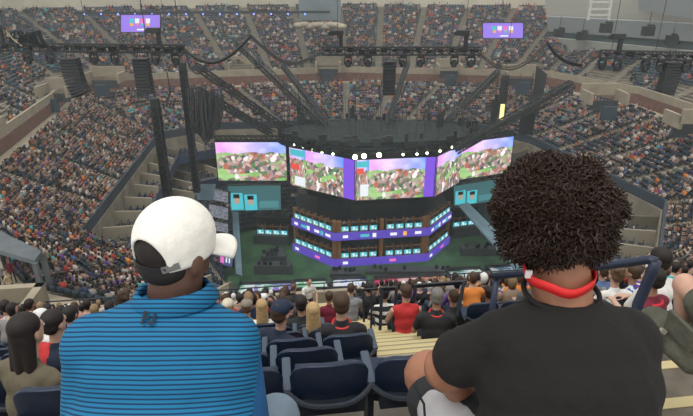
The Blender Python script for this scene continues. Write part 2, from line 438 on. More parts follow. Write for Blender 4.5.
# main ring of four faces over the stage (top -20.8, bottom -26.2 below the eye)
A = (-7.7, 70.0); B_ = (1.1, 64.2); C = (11.5, 65.6); D = (15.7, 70.9)
def face(a, b, z0, z1): return [V3(*a, z0), V3(*b, z0), V3(*b, z1), V3(*a, z1)]
def lp(a, b, t): return (a[0]*(1-t)+b[0]*t, a[1]*(1-t)+b[1]*t)
Asp = lp(A, B_, .26); Bs = lp(A, B_, .83); Cs = lp(B_, C, .86); B2 = lp(B_, C, .17)
sideins = ((.1, .72, .9, .95, M_cyan, 'map_panel'), (.15, .42, .85, .62, M_orange, 'score_panel'), (.1, .08, .9, .33, M_white, 'text_panel'))
led_screen(*face(A, Asp, -26.2, -20.8), M_scr[2], 'narrow end column of the left angled screen with stacked picture panels', insets=((.05, .8, .95, .97, M_cyan, 'picture_panel'), (.1, .45, .6, .6, M_red, 'picture_panel'), (.3, .04, .95, .28, M_white, 'picture_panel')))
led_screen(*face(Asp, Bs, -26.2, -20.8), M_scr[1], 'large angled screen on the left face of the stage ring with town picture')
led_screen(*face(Bs, B_, -26.2, -20.8), M_purple2, 'plain purple screen column between the left angled and front screens')
led_screen(*face(B_, B2, -26.2, -20.8), M_scr[2], 'narrow column of pictures right of the first purple column', insets=((.05, .82, .95, .97, M_cyan, 'picture_panel'), (.1, .66, .6, .8, M_red, 'picture_panel'), (.35, .1, .95, .4, M_white, 'picture_panel')))
led_screen(*face(B2, Cs, -26.2, -20.8), M_scr[0], 'wide front screen facing the camera with round tower picture')
led_screen(*face(Cs, C, -26.2, -20.8), M_purple2, 'plain purple screen column at the right end of the front screen')
led_screen(*face(C, D, -26.2, -20.8), M_scr[1], 'steeply angled screen on the right face of the stage ring')
# flat side screens, and the small ones hung below them
L0, L1_ = (-18.1, 71.9), (-8.4, 71.9); G0, G1 = (15.9, 71.9), (24.0, 75.3)
led_screen(*face(L0, L1_, -26.3, -20.7), M_scr[0], 'large left side screen showing pink sky over a landscape')
led_screen(*face(G0, G1, -26.2, -20.8), M_scr[0], 'large right side screen showing pink sky over a landscape, beside the curly hair')
caster = ((.03, .05, .27, .72, M_cyan, 'portrait_panel'), (.1, .30, .20, .60, emat('face_tan', (.45, .30, .22), 1), 'face_shape'), (.09, .52, .21, .68, M_black, 'hair_shape'), (.30, .03, .54, .66, M_cyan, 'portrait_panel'), (.37, .26, .47, .54, MATS['face_tan'], 'face_shape'), (.36, .46, .48, .62, M_black, 'hair_shape'), (.58, .12, .96, .40, emat('led_teal_mid', (.06, .22, .24), 1), 'text_panel'))
led_screen(V3(-16.5, 70.5, -30.4), V3(-9.3, 70.5, -30.2), V3(-9.2, 70.5, -26.5), V3(-16.6, 70.5, -26.6), M_teal, 'small teal screen with two portraits hung below the left side screen', insets=caster)
led_screen(V3(15.2, 70.5, -29.6), V3(21.6, 73, -29.9), V3(21.6, 73, -26.5), V3(15.0, 70.5, -26.6), M_teal, 'small teal screen with two portraits hung below the right side screen', insets=caster)

# octagonal two-storey player stage
SA, SB, SC, SD = (-7.7, 69.3), (-1.7, 64.3), (11.2, 66.0), (15.2, 71.6); SE, SF = (15.2, 80), (-7.7, 79)
st = empty('player_stage', V3(3.7, 71, -36), 'two-storey octagonal stage with purple light bands in the middle of the arena', 'stage')
def prismz(mb, poly, z0, z1):
    k = len(poly); mb.add([V3(*p, z0) for p in poly]+[V3(*p, z1) for p in poly], [tuple(range(k))[::-1], tuple(range(k, 2*k))]+[(i, (i+1) % k, (i+1) % k+k, i+k) for i in range(k)])
poly = [SA, SB, SC, SD, SE, SF]
def inset(P, d):
    c = Vector((sum(p[0] for p in P)/len(P), sum(p[1] for p in P)/len(P)))
    return [tuple(Vector(p)+(c-Vector(p)).normalized()*d) for p in P]
mb = MB(); prismz(mb, inset(poly, .15), -36, -34.9); prismz(mb, inset(poly, .15), -32.1, -30.95); prismz(mb, inset(poly, 2.8), -34.9, -32.1); prismz(mb, inset(poly, 3.6), -30.95, -27.6); mb.obj('platform', M_black, st)
mb = MB(); prismz(mb, inset(poly, 2.4), -27.6, -27.2); mb.obj('top_deck', M_black2, st)
for z0, z1 in ((-36, -34.85), (-32.05, -30.9)):
    for a, b2 in ((SA, SB), (SB, SC), (SC, SD)):
        q = MB(); aa, bb = Vector((*a, 0)), Vector((*b2, 0)); nrm = (bb-aa).cross(Vector((0, 0, 1))).normalized()
        if nrm.y > 0: nrm = -nrm
        q.slab([V3(a[0], a[1], z0), V3(b2[0], b2[1], z0), V3(b2[0], b2[1], z1), V3(a[0], a[1], z1)], .12)
        fb = q.obj('light_band', M_purple, st)
        L = (bb-aa).length
        marks = [(.12, .7, M_white), (.32, 1.2, M_cyan), (.42, .5, M_white), (.62, .9, M_pink if z0 < -33 else M_white), (.74, .5, M_orange if a == SB else M_cyan), (.88, .9, M_white)]
        if z0 < -33: marks = marks[:1]+marks[3:4]
        for s, w, mm in marks:
            c = aa.lerp(bb, s); d = (bb-aa).normalized(); zc = H+(z0+z1)/2; q = MB()
            o_ = nrm*.1; c = c+Vector((0, 0, zc)); hh = .2 if w > .6 else .3
            q.slab([c+o_-d*w/2-Vector((0, 0, hh)), c+o_+d*w/2-Vector((0, 0, hh)), c+o_+d*w/2+Vector((0, 0, hh)), c+o_-d*w/2+Vector((0, 0, hh))], .03)
            mk = q.obj('light_mark', mm, fb)
for c in (SA, lp(SA, SB, .96), lp(SB, SC, .03), lp(SB, SC, .5), lp(SB, SC, .97), lp(SC, SD, .04), SD):
    v = (Vector((3.7, 72))-Vector(c)).normalized()*.5; mb = MB(); x, y = c[0]+v.x, c[1]+v.y
    mb.box((x, y, H-33.4), (.5, .5, 3), Matrix.Rotation(.3, 3, 'Z')); mb.box((x, y, H-30.2), (.5, .5, 1.6), Matrix.Rotation(.3, 3, 'Z')); mb.obj('post', mat('stage_wood', (.22, .10, .035), .6), st)

# player booths: desk front screen + frame; each with a seated player behind
M_wood = MATS['stage_wood']
def booth_proto():
    t = empty('player_booth', (0, 0, 0), 'b', 'booth')
    mb = MB(); mb.box((0, 0, .05), (1.12, .9, .1)); mb.box((-.53, .1, .75), (.06, .7, 1.4)); mb.box((.53, .1, .75), (.06, .7, 1.4)); mb.box((0, -.38, 1.38), (1.12, .1, .12)); mb.obj('frame', M_wood, t)
    mb = MB(); mb.box((0, -.36, .42), (.96, .06, .62)); mb.obj('desk_screen', M_cyan, t)
    mb = MB(); mb.box((-.1, -.41, .45), (.26, .04, .42)); mb.box((.28, -.41, .3), (.2, .04, .2)); mb.obj('desk_picture', M_white, t)
    mb = MB(); mb.box((0, -.3, .98), (.62, .05, .36)); mb.box((0, -.28, .78), (.08, .05, .12)); mb.obj('monitor', M_black, t)
    return t
BP = booth_proto(); bp_used = False
def player_mesh():
    mb = MB(); mb.box((0, 0, .55), (.42, .24, .5)); mb.ball((0, 0, .97), .12, 7, 5); mb.capsule((-.2, 0, .75), (-.15, -.25, .6), .06, .05, 6); mb.capsule((.2, 0, .75), (.15, -.25, .6), .06, .05, 6)
    mb.box((0, -.2, .28), (.38, .5, .16)); me = bpy.data.meshes.new('person'); me.from_pydata(mb.v, [], mb.f); me.materials.append(M_objc); return me
PM = player_mesh()
def place_booths(a, b2, n, z, s0, s1, where, setback=.55):
    global bp_used
    a = Vector(a); b2 = Vector(b2); d = (b2-a); rz = math.atan2(d.y, d.x); nn = Vector((-d.y, d.x)).normalized()
    if nn.y < 0: nn = -nn
    for i in range(n):
        s = s0+(s1-s0)*(i+.5)/n; p = a+d*s+nn*setback
        if not bp_used: t = BP; bp_used = True; t.location = (p.x, p.y, H+z); t.rotation_euler = (0, 0, rz)
        else: t = copy_thing(BP, (p.x, p.y, H+z), (0, 0, rz))
        t['label'] = 'wood-framed player booth with cyan desk screen on the '+where; t['group'] = 'player booths on the '+where
        q = p+nn*.55; o = bpy.data.objects.new('person', PM); COL.objects.link(o); o.location = (q.x, q.y, H+z+.12); o.rotation_euler = (0, 0, rz)
        c = random.choice([(.03, .03, .04), (.3, .3, .32), (.05, .08, .25), (.25, .04, .04)]); o.color = (*c, 1)
        tag(o, 'player sitting behind a booth monitor on the '+where, 'person', 'players on the '+where)
for z, lv in ((-34.85, 'lower storey'), (-30.9, 'upper storey')):
    place_booths(SA, SB, 6, z, .04, .93, lv+' left face')
    place_booths(SB, SC, 4, z, .07, .46, lv+' front face, left block')
    place_booths(SB, SC, 4, z, .54, .93, lv+' front face, right block')
    place_booths(SC, SD, 5, z, .08, .96, lv+' right face')
# side wings
for (a, b2, n, z, wh) in (((-13.2, 71.5), (-8.6, 71.0), 4, -34.6, 'left wing'), ((16.0, 73.4), (20.6, 74.7), 4, -34.4, 'right wing')):
    t = empty('stage_wing', V3((a[0]+b2[0])/2, (a[1]+b2[1])/2+1.2, -36), 'dark raised booth platform beside the octagonal stage, the '+wh, 'stage')
    d = Vector(b2)-Vector(a); rz = math.atan2(d.y, d.x); c = (Vector(a)+Vector(b2))/2; M = Matrix.Rotation(rz, 3, 'Z')
    mb = MB(); mb.box((c.x, c.y+1.3, H+(z-36)/2), (d.length+.6, 3.2, 36+z), M); mb.obj('platform', M_dark, t)
    mb = MB(); mb.box((c.x, c.y+2.8, H+z+1.3), (d.length+.6, .3, 2.6), M); mb.box((c.x, c.y+1.6, H+z+2.6), (d.length+.6, 2.4, .2), M); mb.obj('back_panel', M_black2, t)
    mb = MB()
    for k in range(n): 
        p = Vector(a)+d*((k+.5)/n); mb.box((p.x, p.y+1.3, H+z+3.2), (.7, .5, .9), M)
    mb.obj('equipment_row', M_dark, t)
    place_booths(a, b2, n, z, 0, 1, wh)

# dark roof grid over the stage with its drapes
t = empty('stage_roof', V3(4, 72, -21), 'dark oval rigging roof hung over the stage screens', 'rigging')
mb = MB(); k = 40
el = [(4.2+13.2*math.cos(2*math.pi*i/k), 71.5+6.0*math.sin(2*math.pi*i/k)) for i in range(k)]
prismz(mb, el, -19.3, -18.9)
mb.obj('roof_cloth', mat('dark_green_cloth', (.013, .022, .022), .95, var=.5, scale=.8), t)
mb = MB()
for i in range(k):
    a, b2 = el[i], el[(i+1) % k]; mb.lattice(V3(*a, -19.9), V3(*b2, -19.9), .7, r=.09)
mb.obj('truss_ring', M_black, t)
mb = MB()
for i in range(100):
    x = random.uniform(-8, 16); hh = 6.0*math.sqrt(max(0, 1-((x-4.2)/13.2)**2)); y = 71.5+random.uniform(-hh, hh)
    mb.beam(V3(x, y, -18.9), V3(x, y, -18.9+random.uniform(1.5, 6)), .05)
mb.obj('hanging_chain', M_dark, t); t.children[-1]['kind'] = 'stuff'
mb = MB()
for (a, b2) in ((A, B_), (B_, C), (C, D), (L0, L1_), (G0, G1)): mb.lattice(V3(a[0], a[1]+.3, -20.2), V3(b2[0], b2[1]+.3, -20.2), .6, r=.08)
mb.obj('screen_truss', M_black, t)
mb = MB()
for (x, y) in (L0, L1_, A, B_, C, D, G0, G1): mb.beam(V3(x, y+.5, -20.2), V3(x, y+.5, -12), .06)
mb.obj('hoist_cable', M_black, t)
mb = MB()
for i in range(90):
    a = random.uniform(0, 2*math.pi); x, y = 4.2+13.2*math.cos(a), 71.5+6.0*math.sin(a); mb.box(V3(x, y, -19+random.uniform(-.6, .9)), (random.uniform(.3, .9), .5, random.uniform(.3, 1.3)))
o = mb.obj('rim_fixtures', M_black, t); o['kind'] = 'stuff'
mb = MB(); P_ = [atz(x, y, Z1+2.5) for x, y in ((-14, 226), (42, 253), (35, 263), (-14, 248))]; mb.slab(P_, .3)
for p_ in P_: mb.beam(p_, Vector((p_.x, p_.y, Z1)), .25)
tag(mb.obj('slate_slab', M_slate), 'flat slate-grey slab on posts by the left end of the lower tier', 'canopy')  # slate-grey slab on posts above the concourse
# lamps under the roof's front rim
LP = []
for (px, py, big) in ((294, 145, 0), (303, 148, 0), (312, 150, 0), (322, 152, 0), (333, 154, 0), (355, 157, 1), (364, 156, 1), (379, 155, 1), (403, 154.5, 0), (417, 154, 0), (427, 153, 0), (440, 151, 0), (452, 147, 0)):
    s = (px-289)/66 if px < 355 else None
    if px < 355: Y = 69.5+(63.8-69.5)*s
    elif px < 437: Y = 63.6+(65-63.6)*(px-355)/82
    else: Y = 65+(70-65)*(px-437)/24
    p = aty(px, py, Y-.4); t = empty('stage_lamp', p, 'bright pale green lamp under the rim of the stage roof' if big else 'small pale lamp in the row under the rim of the stage roof', 'lamp', 'big lamps on the roof rim' if big else 'small lamps on the roof rim')
    mb = MB(); mb.tube([p+Vector((0, .1, .1)), p+Vector((0, .45, .4))], [.2, .13], 8); mb.obj('lamp_housing', M_black, t)
    mb = MB(); r = .30 if big else .16; mb.ball(p+Vector((0, -.05, 0)), (r, r*.5, r), 10, 6); mb.obj('lens', emat('lamp_lens_big' if big else 'lamp_lens', (.80, 1.0, .62), 14 if big else 7), t, smooth=True)

# diagonal lattice beams, towers, hung cable loops
def lat(p0, d0, p1, d1, w, label, r=.09):
    a = atd(*p0, d0); b2 = atd(*p1, d1); t = MB(); t.lattice(a, b2, w, r=r); t.beam(a, b2, w*.3)
    o = t.obj('lattice_beam', mat('truss_grey', (.028, .033, .034), .6)); tag(o, label, 'truss'); return o
lat((196, 66), 62, (284, 128), 72, .75, 'dark lattice beam falling right from the left tower head to the stage roof')
lat((198, 90), 60, (272, 134), 70, .75, 'lower dark lattice beam falling right behind the cable loops')
lat((236, 42), 82, (344, 144), 74, .8, 'long thin dark lattice beam reaching the left part of the stage roof')
lat((283, 66), 84, (340, 140), 74, .55, 'short dark lattice beam just right of the longer one')
lat((408, 62), 86, (388, 121), 76, .6, 'thin lattice beam leaning behind the centre speaker array')
lat((498, 72), 84, (446, 123), 76, .7, 'dark lattice beam rising right from the roof rim')
lat((572, 84), 66, (455, 150), 68, .9, 'long heavy lattice beam rising right above the right side screen')
lat((212, 136), 71, (190, 128), 66, .5, 'short dark truss stub left of the left side screen')
def tower(px, y0, y1, Y, w, label):
    a = aty(px, y0, Y); b2 = Vector((a.x, a.y, H+aty(px, y1, Y).z-H)); t = empty('rigging_tower', b2, label, 'tower')
    mb = MB(); mb.lattice(a, b2, w, r=.1); mb.obj('tower_frame', M_black, t)
    mb = MB(); mb.beam(a, b2, w*.8); mb.obj('tower_cover', M_black2, t)
    mb = MB(); mb.box(a+Vector((0, 0, .4)), (w*1.1, w*1.1, .8)); mb.tube([a+Vector((0, 0, .5)), a+Vector((0, 0, 9))], .04); mb.obj('hoist', M_black, t)
    return t
tower(155.5, 107, 200, 50, .62, 'black hanging tower just above the white cap')
tower(183, 70, 192, 62, .62, 'tall thin black tower left of the left side screen')
tower(505, 80, 122, 86, .9, 'grey box tower standing behind the right side screen')
t = MB()
for i in range(26):
    cx = 195+i*.85+random.uniform(-1, 1); d = 60+random.uniform(-1, 1); top = 92+random.uniform(-4, 8); bot = 142-abs(i-13)*1.2+random.uniform(-4, 4); w = 3+random.uniform(0, 4)
    pts = [atd(cx-w, top, d), atd(cx-w*.9, (top+bot)/2, d), atd(cx-w*.4, bot-3, d), atd(cx, bot, d), atd(cx+w*.4, bot-3, d), atd(cx+w*.9, (top+bot)/2, d), atd(cx+w, top, d)]
    t.tube(pts, .11, 5)
tag(t.obj('cable_loops', M_black), 'thick bundle of black cable loops hung left of the left side screen', 'cables', kind='stuff')
t = MB()
for i in range(9):
    cx = 540+i*1.2; d = 70; t.tube([atd(cx-3, 66+i, d), atd(cx-5, 85, d), atd(cx-12, 108+i, d), atd(cx-22, 112, d)], .1, 5)
tag(t.obj('cable_loops', M_black), 'black cable bundle sagging beside the heavy right lattice beam', 'cables', kind='stuff')
def lump(px, py, d, w, h, label, cat='equipment', nm='rigging_equipment'):
    p = atd(px, py, d); t = MB(); t.box(p, (w, w*.7, h)); t.box(p+Vector((w*.2, 0, h*.55)), (w*.5, w*.5, h*.3)); t.tube([p, p+Vector((0, 0, h*2))], .05); tag(t.obj(nm, M_black), label, cat)
lump(440, 120, 74, .9, 1.8, 'small black box hung at the right rim of the stage roof')
lump(352, 113, 80, .8, 1.6, 'black hoist motor hung behind the middle of the roof')
lump(301, 121, 76, 1, 1.8, 'black hoist motor hung over the left of the stage roof')
lump(299, 108, 78, .6, 2.4, 'upright black hoist with a small tag above the left roof end')
lump(527, 122, 72, 1.6, 3.2, 'tall black equipment bundle under the heavy right beam')
lump(494, 112, 76, .8, 3.5, 'narrow black hanging case beside the grey box tower')
yb = MB(); p = atd(502, 112, 83); yb.box(p, (.6, .3, 2.4)); tag(yb.obj('work_light', emat('yellow_glow', (.9, .85, .35), 1.2)), 'small upright yellow light on the grey box tower', 'lamp')

# blue-grey panels, one of them for teal haze, and monitor walls beside the stage
def banner(p, d, m, label, th=.15, nm='blue_grey_panel', cat='banner'):
    t = MB(); t.slab([atd(x, y, dd) for (x, y), dd in zip(p, d)], th); o = t.obj(nm, m); tag(o, label, cat); return o
bm = mat('panel_blue_grey', (.10, .17, .21), .7, var=.2, scale=.5)
banner([(196, 184), (216, 184), (213, 200), (197, 200)], [68]*4, bm, 'blue-grey square panel left of the small left teal screen')
banner([(458, 205), (468, 203), (527, 262), (520, 276)], [74, 75, 66, 65], bm, 'long sloping blue-grey ramp fascia running down right of the stage')
banner([(232, 212), (238, 212), (242, 276), (236, 274)], [74, 75, 68, 68], bm, 'tall narrow blue-grey strip standing in for teal haze left of the left wing')  # solid strip built where teal light hangs in the haze
def tilemat():
    m = bpy.data.materials.new('tile_pictures'); N_, L_ = nodes(m); b = N_['Principled BSDF']; uv = N_.new('ShaderNodeUVMap'); mp = N_.new('ShaderNodeMapping'); mp.inputs['Scale'].default_value = (2.2, 1.3, 1); mp.inputs['Rotation'].default_value = (0, 0, .35)
    br = N_.new('ShaderNodeTexBrick'); br.inputs['Color1'].default_value = (.42, .42, .46, 1); br.inputs['Color2'].default_value = (.10, .12, .18, 1); br.inputs['Mortar'].default_value = (.02, .03, .05, 1); br.inputs['Mortar Size'].default_value = .035; br.inputs['Scale'].default_value = 2.0
    L_.new(uv.outputs[0], mp.inputs[0]); L_.new(mp.outputs[0], br.inputs[0]); L_.new(br.outputs[0], b.inputs['Emission Color']); b.inputs['Emission Strength'].default_value = .9; b.inputs['Base Color'].default_value = (.02, .02, .02, 1); return m
mw = tilemat()
for k, (y0, y1, lab) in enumerate(((188, 200, 'topmost'), (204, 217, 'second from the top'), (220, 230, 'third from the top'), (233, 246, 'fourth from the top'))):
    t = led_screen(atd(209, y1-1, 74), atd(228, y1+3, 72), atd(228, y0+4, 72), atd(209, y0, 74), mw, 'long low grey picture panel left of the stage, '+lab+' in the stack')
led_screen(atd(213, 262, 72), atd(232, 267, 70), atd(233, 251, 70), atd(213, 247, 72), emat('led_dusk', (.06, .07, .20), 1), 'lowest blue screen of the stack left of the stage, with a pink figure', insets=((.4, .1, .58, .9, M_pink, 'figure_shape'), (.68, .2, .75, .8, M_white, 'text_panel'), (.84, .2, .9, .8, M_white, 'text_panel')))

# floor-level things in front of the stage
def floorbox(px0, px1, py, d, h, m, label, nm, cat, ytop=None):
    a = atz(px0, py, .02); b2 = atz(px1, py, .02); t = MB(); c = (a+b2)/2; w = (b2-a).length; rz = math.atan2(b2.y-a.y, b2.x-a.x)
    t.box((c.x, c.y, h/2+.01), (w, d, h), Matrix.Rotation(rz, 3, 'Z')); o = t.obj(nm, m); tag(o, label, cat); return o
def mappanel(pts, m, label):
    t = MB(); P = [atz(x, y, .45) for x, y in pts]; t.slab(P, .1)
    o = t.obj('floor_panel', m); tag(o, label, 'floor panel')
    e = MB(); 
    for i in range(4): e.beam(P[i], P[(i+1) % 4], .25, .9)
    e.obj('panel_frame', M_black, o)
def mapmat(name, c0, c1, c2):
    m = bpy.data.materials.new(name); N_, L_ = nodes(m); b = N_['Principled BSDF']; tc = N_.new('ShaderNodeTexCoord'); v = N_.new('ShaderNodeTexVoronoi'); v.inputs['Scale'].default_value = .55
    n = N_.new('ShaderNodeTexNoise'); n.inputs['Scale'].default_value = .5; n.inputs['Detail'].default_value = 4; L_.new(tc.outputs['Object'], n.inputs['Vector']); L_.new(n.outputs['Color'], v.inputs['Vector'])
    v.inputs['Scale'].default_value = 5
    r = N_.new('ShaderNodeValToRGB'); r.color_ramp.interpolation = 'CONSTANT'; e = r.color_ramp.elements; e[0].color = (*c0, 1); e[1].position = .6; e[1].color = (*c1, 1); k = e.new(.8); k.color = (*c2, 1)
    sx = N_.new('ShaderNodeSeparateXYZ'); L_.new(v.outputs['Color'], sx.inputs[0]); L_.new(sx.outputs['X'], r.inputs['Fac'])
    L_.new(r.outputs[0], b.inputs['Base Color']); L_.new(r.outputs[0], b.inputs['Emission Color']); b.inputs['Emission Strength'].default_value = .25; return m
mappanel([(236, 296), (292, 293), (292, 283), (240, 285)], mapmat('map_green_violet', (.10, .35, .22), (.20, .12, .45), (.5, .6, .6)), 'green and violet floor panel at the left of the row before the stage')
mappanel([(296, 291), (330, 290), (326, 281), (294, 282)], mapmat('map_green', (.12, .38, .20), (.4, .6, .5), (.6, .6, .6)), 'green floor panel behind the standing man in white')
mappanel([(332, 290), (368, 289), (366, 279), (332, 280)], mapmat('map_blue', (.06, .14, .50), (.45, .55, .75), (.6, .65, .7)), 'blue and white floor panel behind the metal railings')
mappanel([(372, 289), (422, 288), (418, 277), (374, 279)], mapmat('map_red', (.42, .03, .10), (.42, .03, .10), (.5, .3, .3)), 'dark red floor panel between the blue panel and the handrail')
mappanel([(420, 285), (450, 284), (446, 276), (420, 277)], mapmat('map_yellow', (.02, .02, .03), (.5, .35, .05), (.3, .1, .1)), 'black and yellow floor panel behind the handrail bar')
mappanel([(452, 283), (492, 281), (480, 269), (446, 271)], mapmat('map_white', (.12, .25, .20), (.5, .6, .58), (.3, .42, .5)), 'white and green floor panel right of the stage foot')
mappanel([(494, 279), (535, 277), (520, 266), (486, 268)], mapmat('map_skyblue', (.08, .16, .24), (.3, .4, .5), (.5, .55, .6)), 'pale blue floor panel next to the curly hair')
for i, (px0, px1, py, h) in enumerate(((255, 292, 272, 1.3), (262, 286, 263, 1.4), (268, 284, 256, 1.0), (460, 500, 254, 1.2), (330, 362, 275, .6), (365, 460, 272, .5))):
    labs = ['low black equipment desk nearest the left floor panels', 'black equipment desk behind the nearest one, left of the stage foot', 'small rear equipment desk left of the stage foot', 'dark long desk on the turf right of the stage', 'low dark barrier in front of the left stage corner', 'long low dark barrier along the stage front']
    o = floorbox(px0, px1, py, 1.4, h, M_dark, labs[i], 'equipment_desk' if i < 4 else 'low_barrier', 'desk' if i < 4 else 'barrier')
    bb = o.data.vertices; c = sum((v.co for v in bb), Vector())/8
    for k in range(7): mb = MB(); mb.box(c+Vector((random.uniform(-1, 1)*(px1-px0)*.055, random.uniform(-.5, .5), h/2+.25)), (.4, .3, .5)); mb.obj('equipment', M_black, o)
# the two purple scoreboards at the back
def scoreboard(x0, y0, x1, y1, Y, label, glyph):
    P = [aty(x0, y1, Y), aty(x1, y1, Y), aty(x1, y0, Y), aty(x0, y0, Y)]
    w = P[1].x-P[0].x
    t = led_screen(*P, emat('led_violet_board', (.30, .18, .80), 1.0), label, insets=[(.22+.14*i, .48+.04*(i % 2), .33+.14*i, .80, mm, 'picture_shape') for i, mm in enumerate((M_cyan, M_white, M_pink, M_white))]+[(.24+.14*i, .36, .32+.14*i, .52, mm, 'figure_shape') for i, mm in enumerate((M_orange, M_pink, M_cyan, M_orange))]+[(.42, .1, .62, .2, M_white, 'text_panel')], name='scoreboard')
    mb = MB(); mb.beam(aty((x0+x1)/2, y0-1, Y+.6), aty((x0+x1)/2, y0-45, Y+.6), .12)
    mb.obj('hanger', M_dark, t)
scoreboard(121, 15, 160, 32, 96, 'purple scoreboard hung at the back of the arena, upper left', 0)
scoreboard(483, 23, 523, 38, 96, 'purple scoreboard hung at the back of the arena, right of centre', 1)

# ---------------------------------------------------------------- front lighting trusses, arrays and sagging cables
TD = 40.0
M_lens = mat('lamp_glass', (.05, .05, .06), .15)
def moving_head(p, down=True, lab='', nm='moving_head_lamp', s=1.0):
    t = empty(nm, p, lab, 'lamp'); k = -1 if down else 1
    mb = MB(); mb.box(p+Vector((0, 0, k*.12*s)), (.45*s, .35*s, .2*s)); mb.obj('lamp_base', M_black, t)
    mb = MB(); mb.box(p+Vector((-.26*s, 0, k*.42*s)), (.07*s, .2*s, .5*s)); mb.box(p+Vector((.26*s, 0, k*.42*s)), (.07*s, .2*s, .5*s)); mb.box(p+Vector((0, 0, k*.2*s)), (.56*s, .2*s, .06*s)); mb.obj('yoke', M_black, t)
    mb = MB(); c = p+Vector((0, 0, k*.6*s)); d = Vector((random.uniform(-.3, .3), -.3, k*1)).normalized(); mb.tube([c-d*.22*s, c-d*.05*s, c+d*.24*s], [.14*s, .23*s, .2*s], 10); hd = mb.obj('lamp_head', M_black, t, smooth=False)
    mb = MB(); mb.ball(c+d*.24*s, (.16*s, .16*s, .06*s), 8, 5); mb.obj('lens', M_lens, hd)
    return t
def truss(x0, y0, x1, y1, d0, d1, label, lamps, heads):
    a = atd(x0, y0, d0); b2 = atd(x1, y1, d1); t = empty('lighting_truss', (a+b2)/2, label, 'truss')
    mb = MB(); mb.lattice(a, b2, .55, step=.55, r=.055); mb.obj('truss_frame', M_black, t)
    mb = MB(); d = (b2-a).normalized()
    L = (b2-a).length; n = int(L/.8)
    for i in range(n):
        p = a+d*(L*(i+.5)/n); mb.box(p+Vector((0, random.uniform(-.2, .2), random.uniform(-.1, .1))), (random.uniform(.2, .6), .25, random.uniform(.15, .4)))
    mb.tube([a+d*L*i/30+Vector((0, -.3, .1+.06*math.sin(i*2.1))) for i in range(31)], .05, 5)
    mb.obj('truss_wiring', M_black2, t)
    mb = MB()
    for s in (.1, .5, .9): p = a+d*L*s; mb.tube([p+Vector((0, 0, .3)), p+Vector((0, 0, 14))], .02, 4)
    mb.obj('hoist_cable', M_black, t)
    for i, px in enumerate(lamps):
        s = (px-x0)/(x1-x0); moving_head(a.lerp(b2, s)-Vector((0, 0, .28)), True, label='' if 0 else '') if False else moving_head(a.lerp(b2, s)-Vector((0, 0, .28)), True, 'spot lamp under the %s truss, %s' % (label.split()[0], ORD[i]), s=1.05)
    for i, (px, nm) in enumerate(heads):
        s = (px-x0)/(x1-x0); camera_spot(a.lerp(b2, s)+Vector((0, 0, .28)), nm)
ORD = ['first from the left', 'second from the left', 'third from the left', 'fourth from the left', 'fifth from the left', 'sixth from the left', 'seventh from the left']
def camera_spot(p, lab):
    t = empty('follow_spot', p, lab, 'lamp')
    mb = MB(); mb.box(p+Vector((0, 0, .5)), (.28, .3, 1.0)); mb.obj('spot_stand', M_black, t)
    mb = MB(); mb.box(p+Vector((-.3, -.1, 1.05)), (1.0, .4, .38)); mb.box(p+Vector((-.85, -.1, 1.0)), (.2, .3, .25)); mb.obj('spot_body', M_black, t, bevel=.04)
truss(-12, 47, 186, 49, 39, 41, 'left front lighting truss, full of cables', (24, 46, 90, 111, 153, 174), ((159, 'black follow spot on top of the left truss near its right end'), (3, 'black follow spot on top of the left truss at the photo edge')))
truss(322, 51, 480, 51, 41, 41, 'centre front lighting truss above the middle speaker array', (348, 368, 403, 421, 455, 472), ((341, 'black follow spot on top of the centre truss near its left end'), (465, 'black follow spot on top of the centre truss near its right end')))
truss(600, 54, 712, 57, 41, 39, 'right front lighting truss at the right photo edge', (604, 620, 649, 664, 690), ((619, 'black follow spot on top of the right truss'),))
# tangle of cable on top of the left truss
t = MB()
for i in range(22):
    x = 14+random.uniform(0, 24); t.tube([atd(x-6, 46, 39.2), atd(x-3, 36+random.uniform(-5, 3), 39), atd(x+3, 34+random.uniform(-4, 5), 38.8), atd(x+9, 46, 39.2)], .06, 5)
tag(t.obj('cable_tangle', M_black2), 'tangled heap of black cable on the left truss', 'cables', kind='stuff')
t = MB(); yc = mat('beige_cable', (.35, .29, .16), .7)
t.tube([atd(0, 36, 39), atd(6, 31, 39), atd(14, 40, 39), atd(22, 46, 39)], .06, 5); tag(t.obj('cable', yc), 'beige cable curving over the left end of the left truss', 'cable')
def sag(pts, label, r=.10, strands=6, m=None):
    t = MB()
    P = []
    for i in range(len(pts)-1):
        for k in range(8):
            u = k/8; p0 = pts[max(i-1, 0)]; p1 = pts[i]; p2 = pts[i+1]; p3 = pts[min(i+2, len(pts)-1)]
            P.append(tuple(.5*(2*b+(c-a)*u+(2*a-5*b+4*c-d)*u*u+(3*b-a-3*c+d)*u**3) for a, b, c, d in zip(p0, p1, p2, p3)))
    P.append(pts[-1])
    for s in range(strands):
        o_ = Vector((0, random.uniform(-.12, .12), random.uniform(-.12, .12)))
        t.tube([atd(x, y, 40.5)+o_ for x, y in P], r*.42, 5)
    tag(t.obj('power_cable', m or M_black), label, 'cable')
sag([(184, 49), (192, 56), (204, 62), (218, 62), (234, 53), (251, 36)], 'thick black cable sagging from the left truss up to its peak')
sag([(251, 36), (262, 46), (277, 58), (291, 63), (305, 60), (323, 51)], 'thick black cable falling from the left peak to the centre truss')
sag([(480, 51), (486, 59), (500, 67), (516, 67), (532, 58), (547, 43)], 'thick brown-black cable sagging from the centre truss up to the right peak', m=mat('brown_cable', (.05, .04, .025), .7))
sag([(547, 43), (554, 53), (566, 62), (582, 66)], 'black cable falling right of the right peak with a loose end')
sag([(186, 52), (190, 68), (198, 74), (206, 66), (204, 58)], 'small loop of black cable under the left truss end', r=.07, strands=3)
sag([(167, 72), (170, 92), (166, 101), (160, 100)], 'short black cable hanging to the head of the black tower', r=.07, strands=3)
for x in (251, 547):
    pass
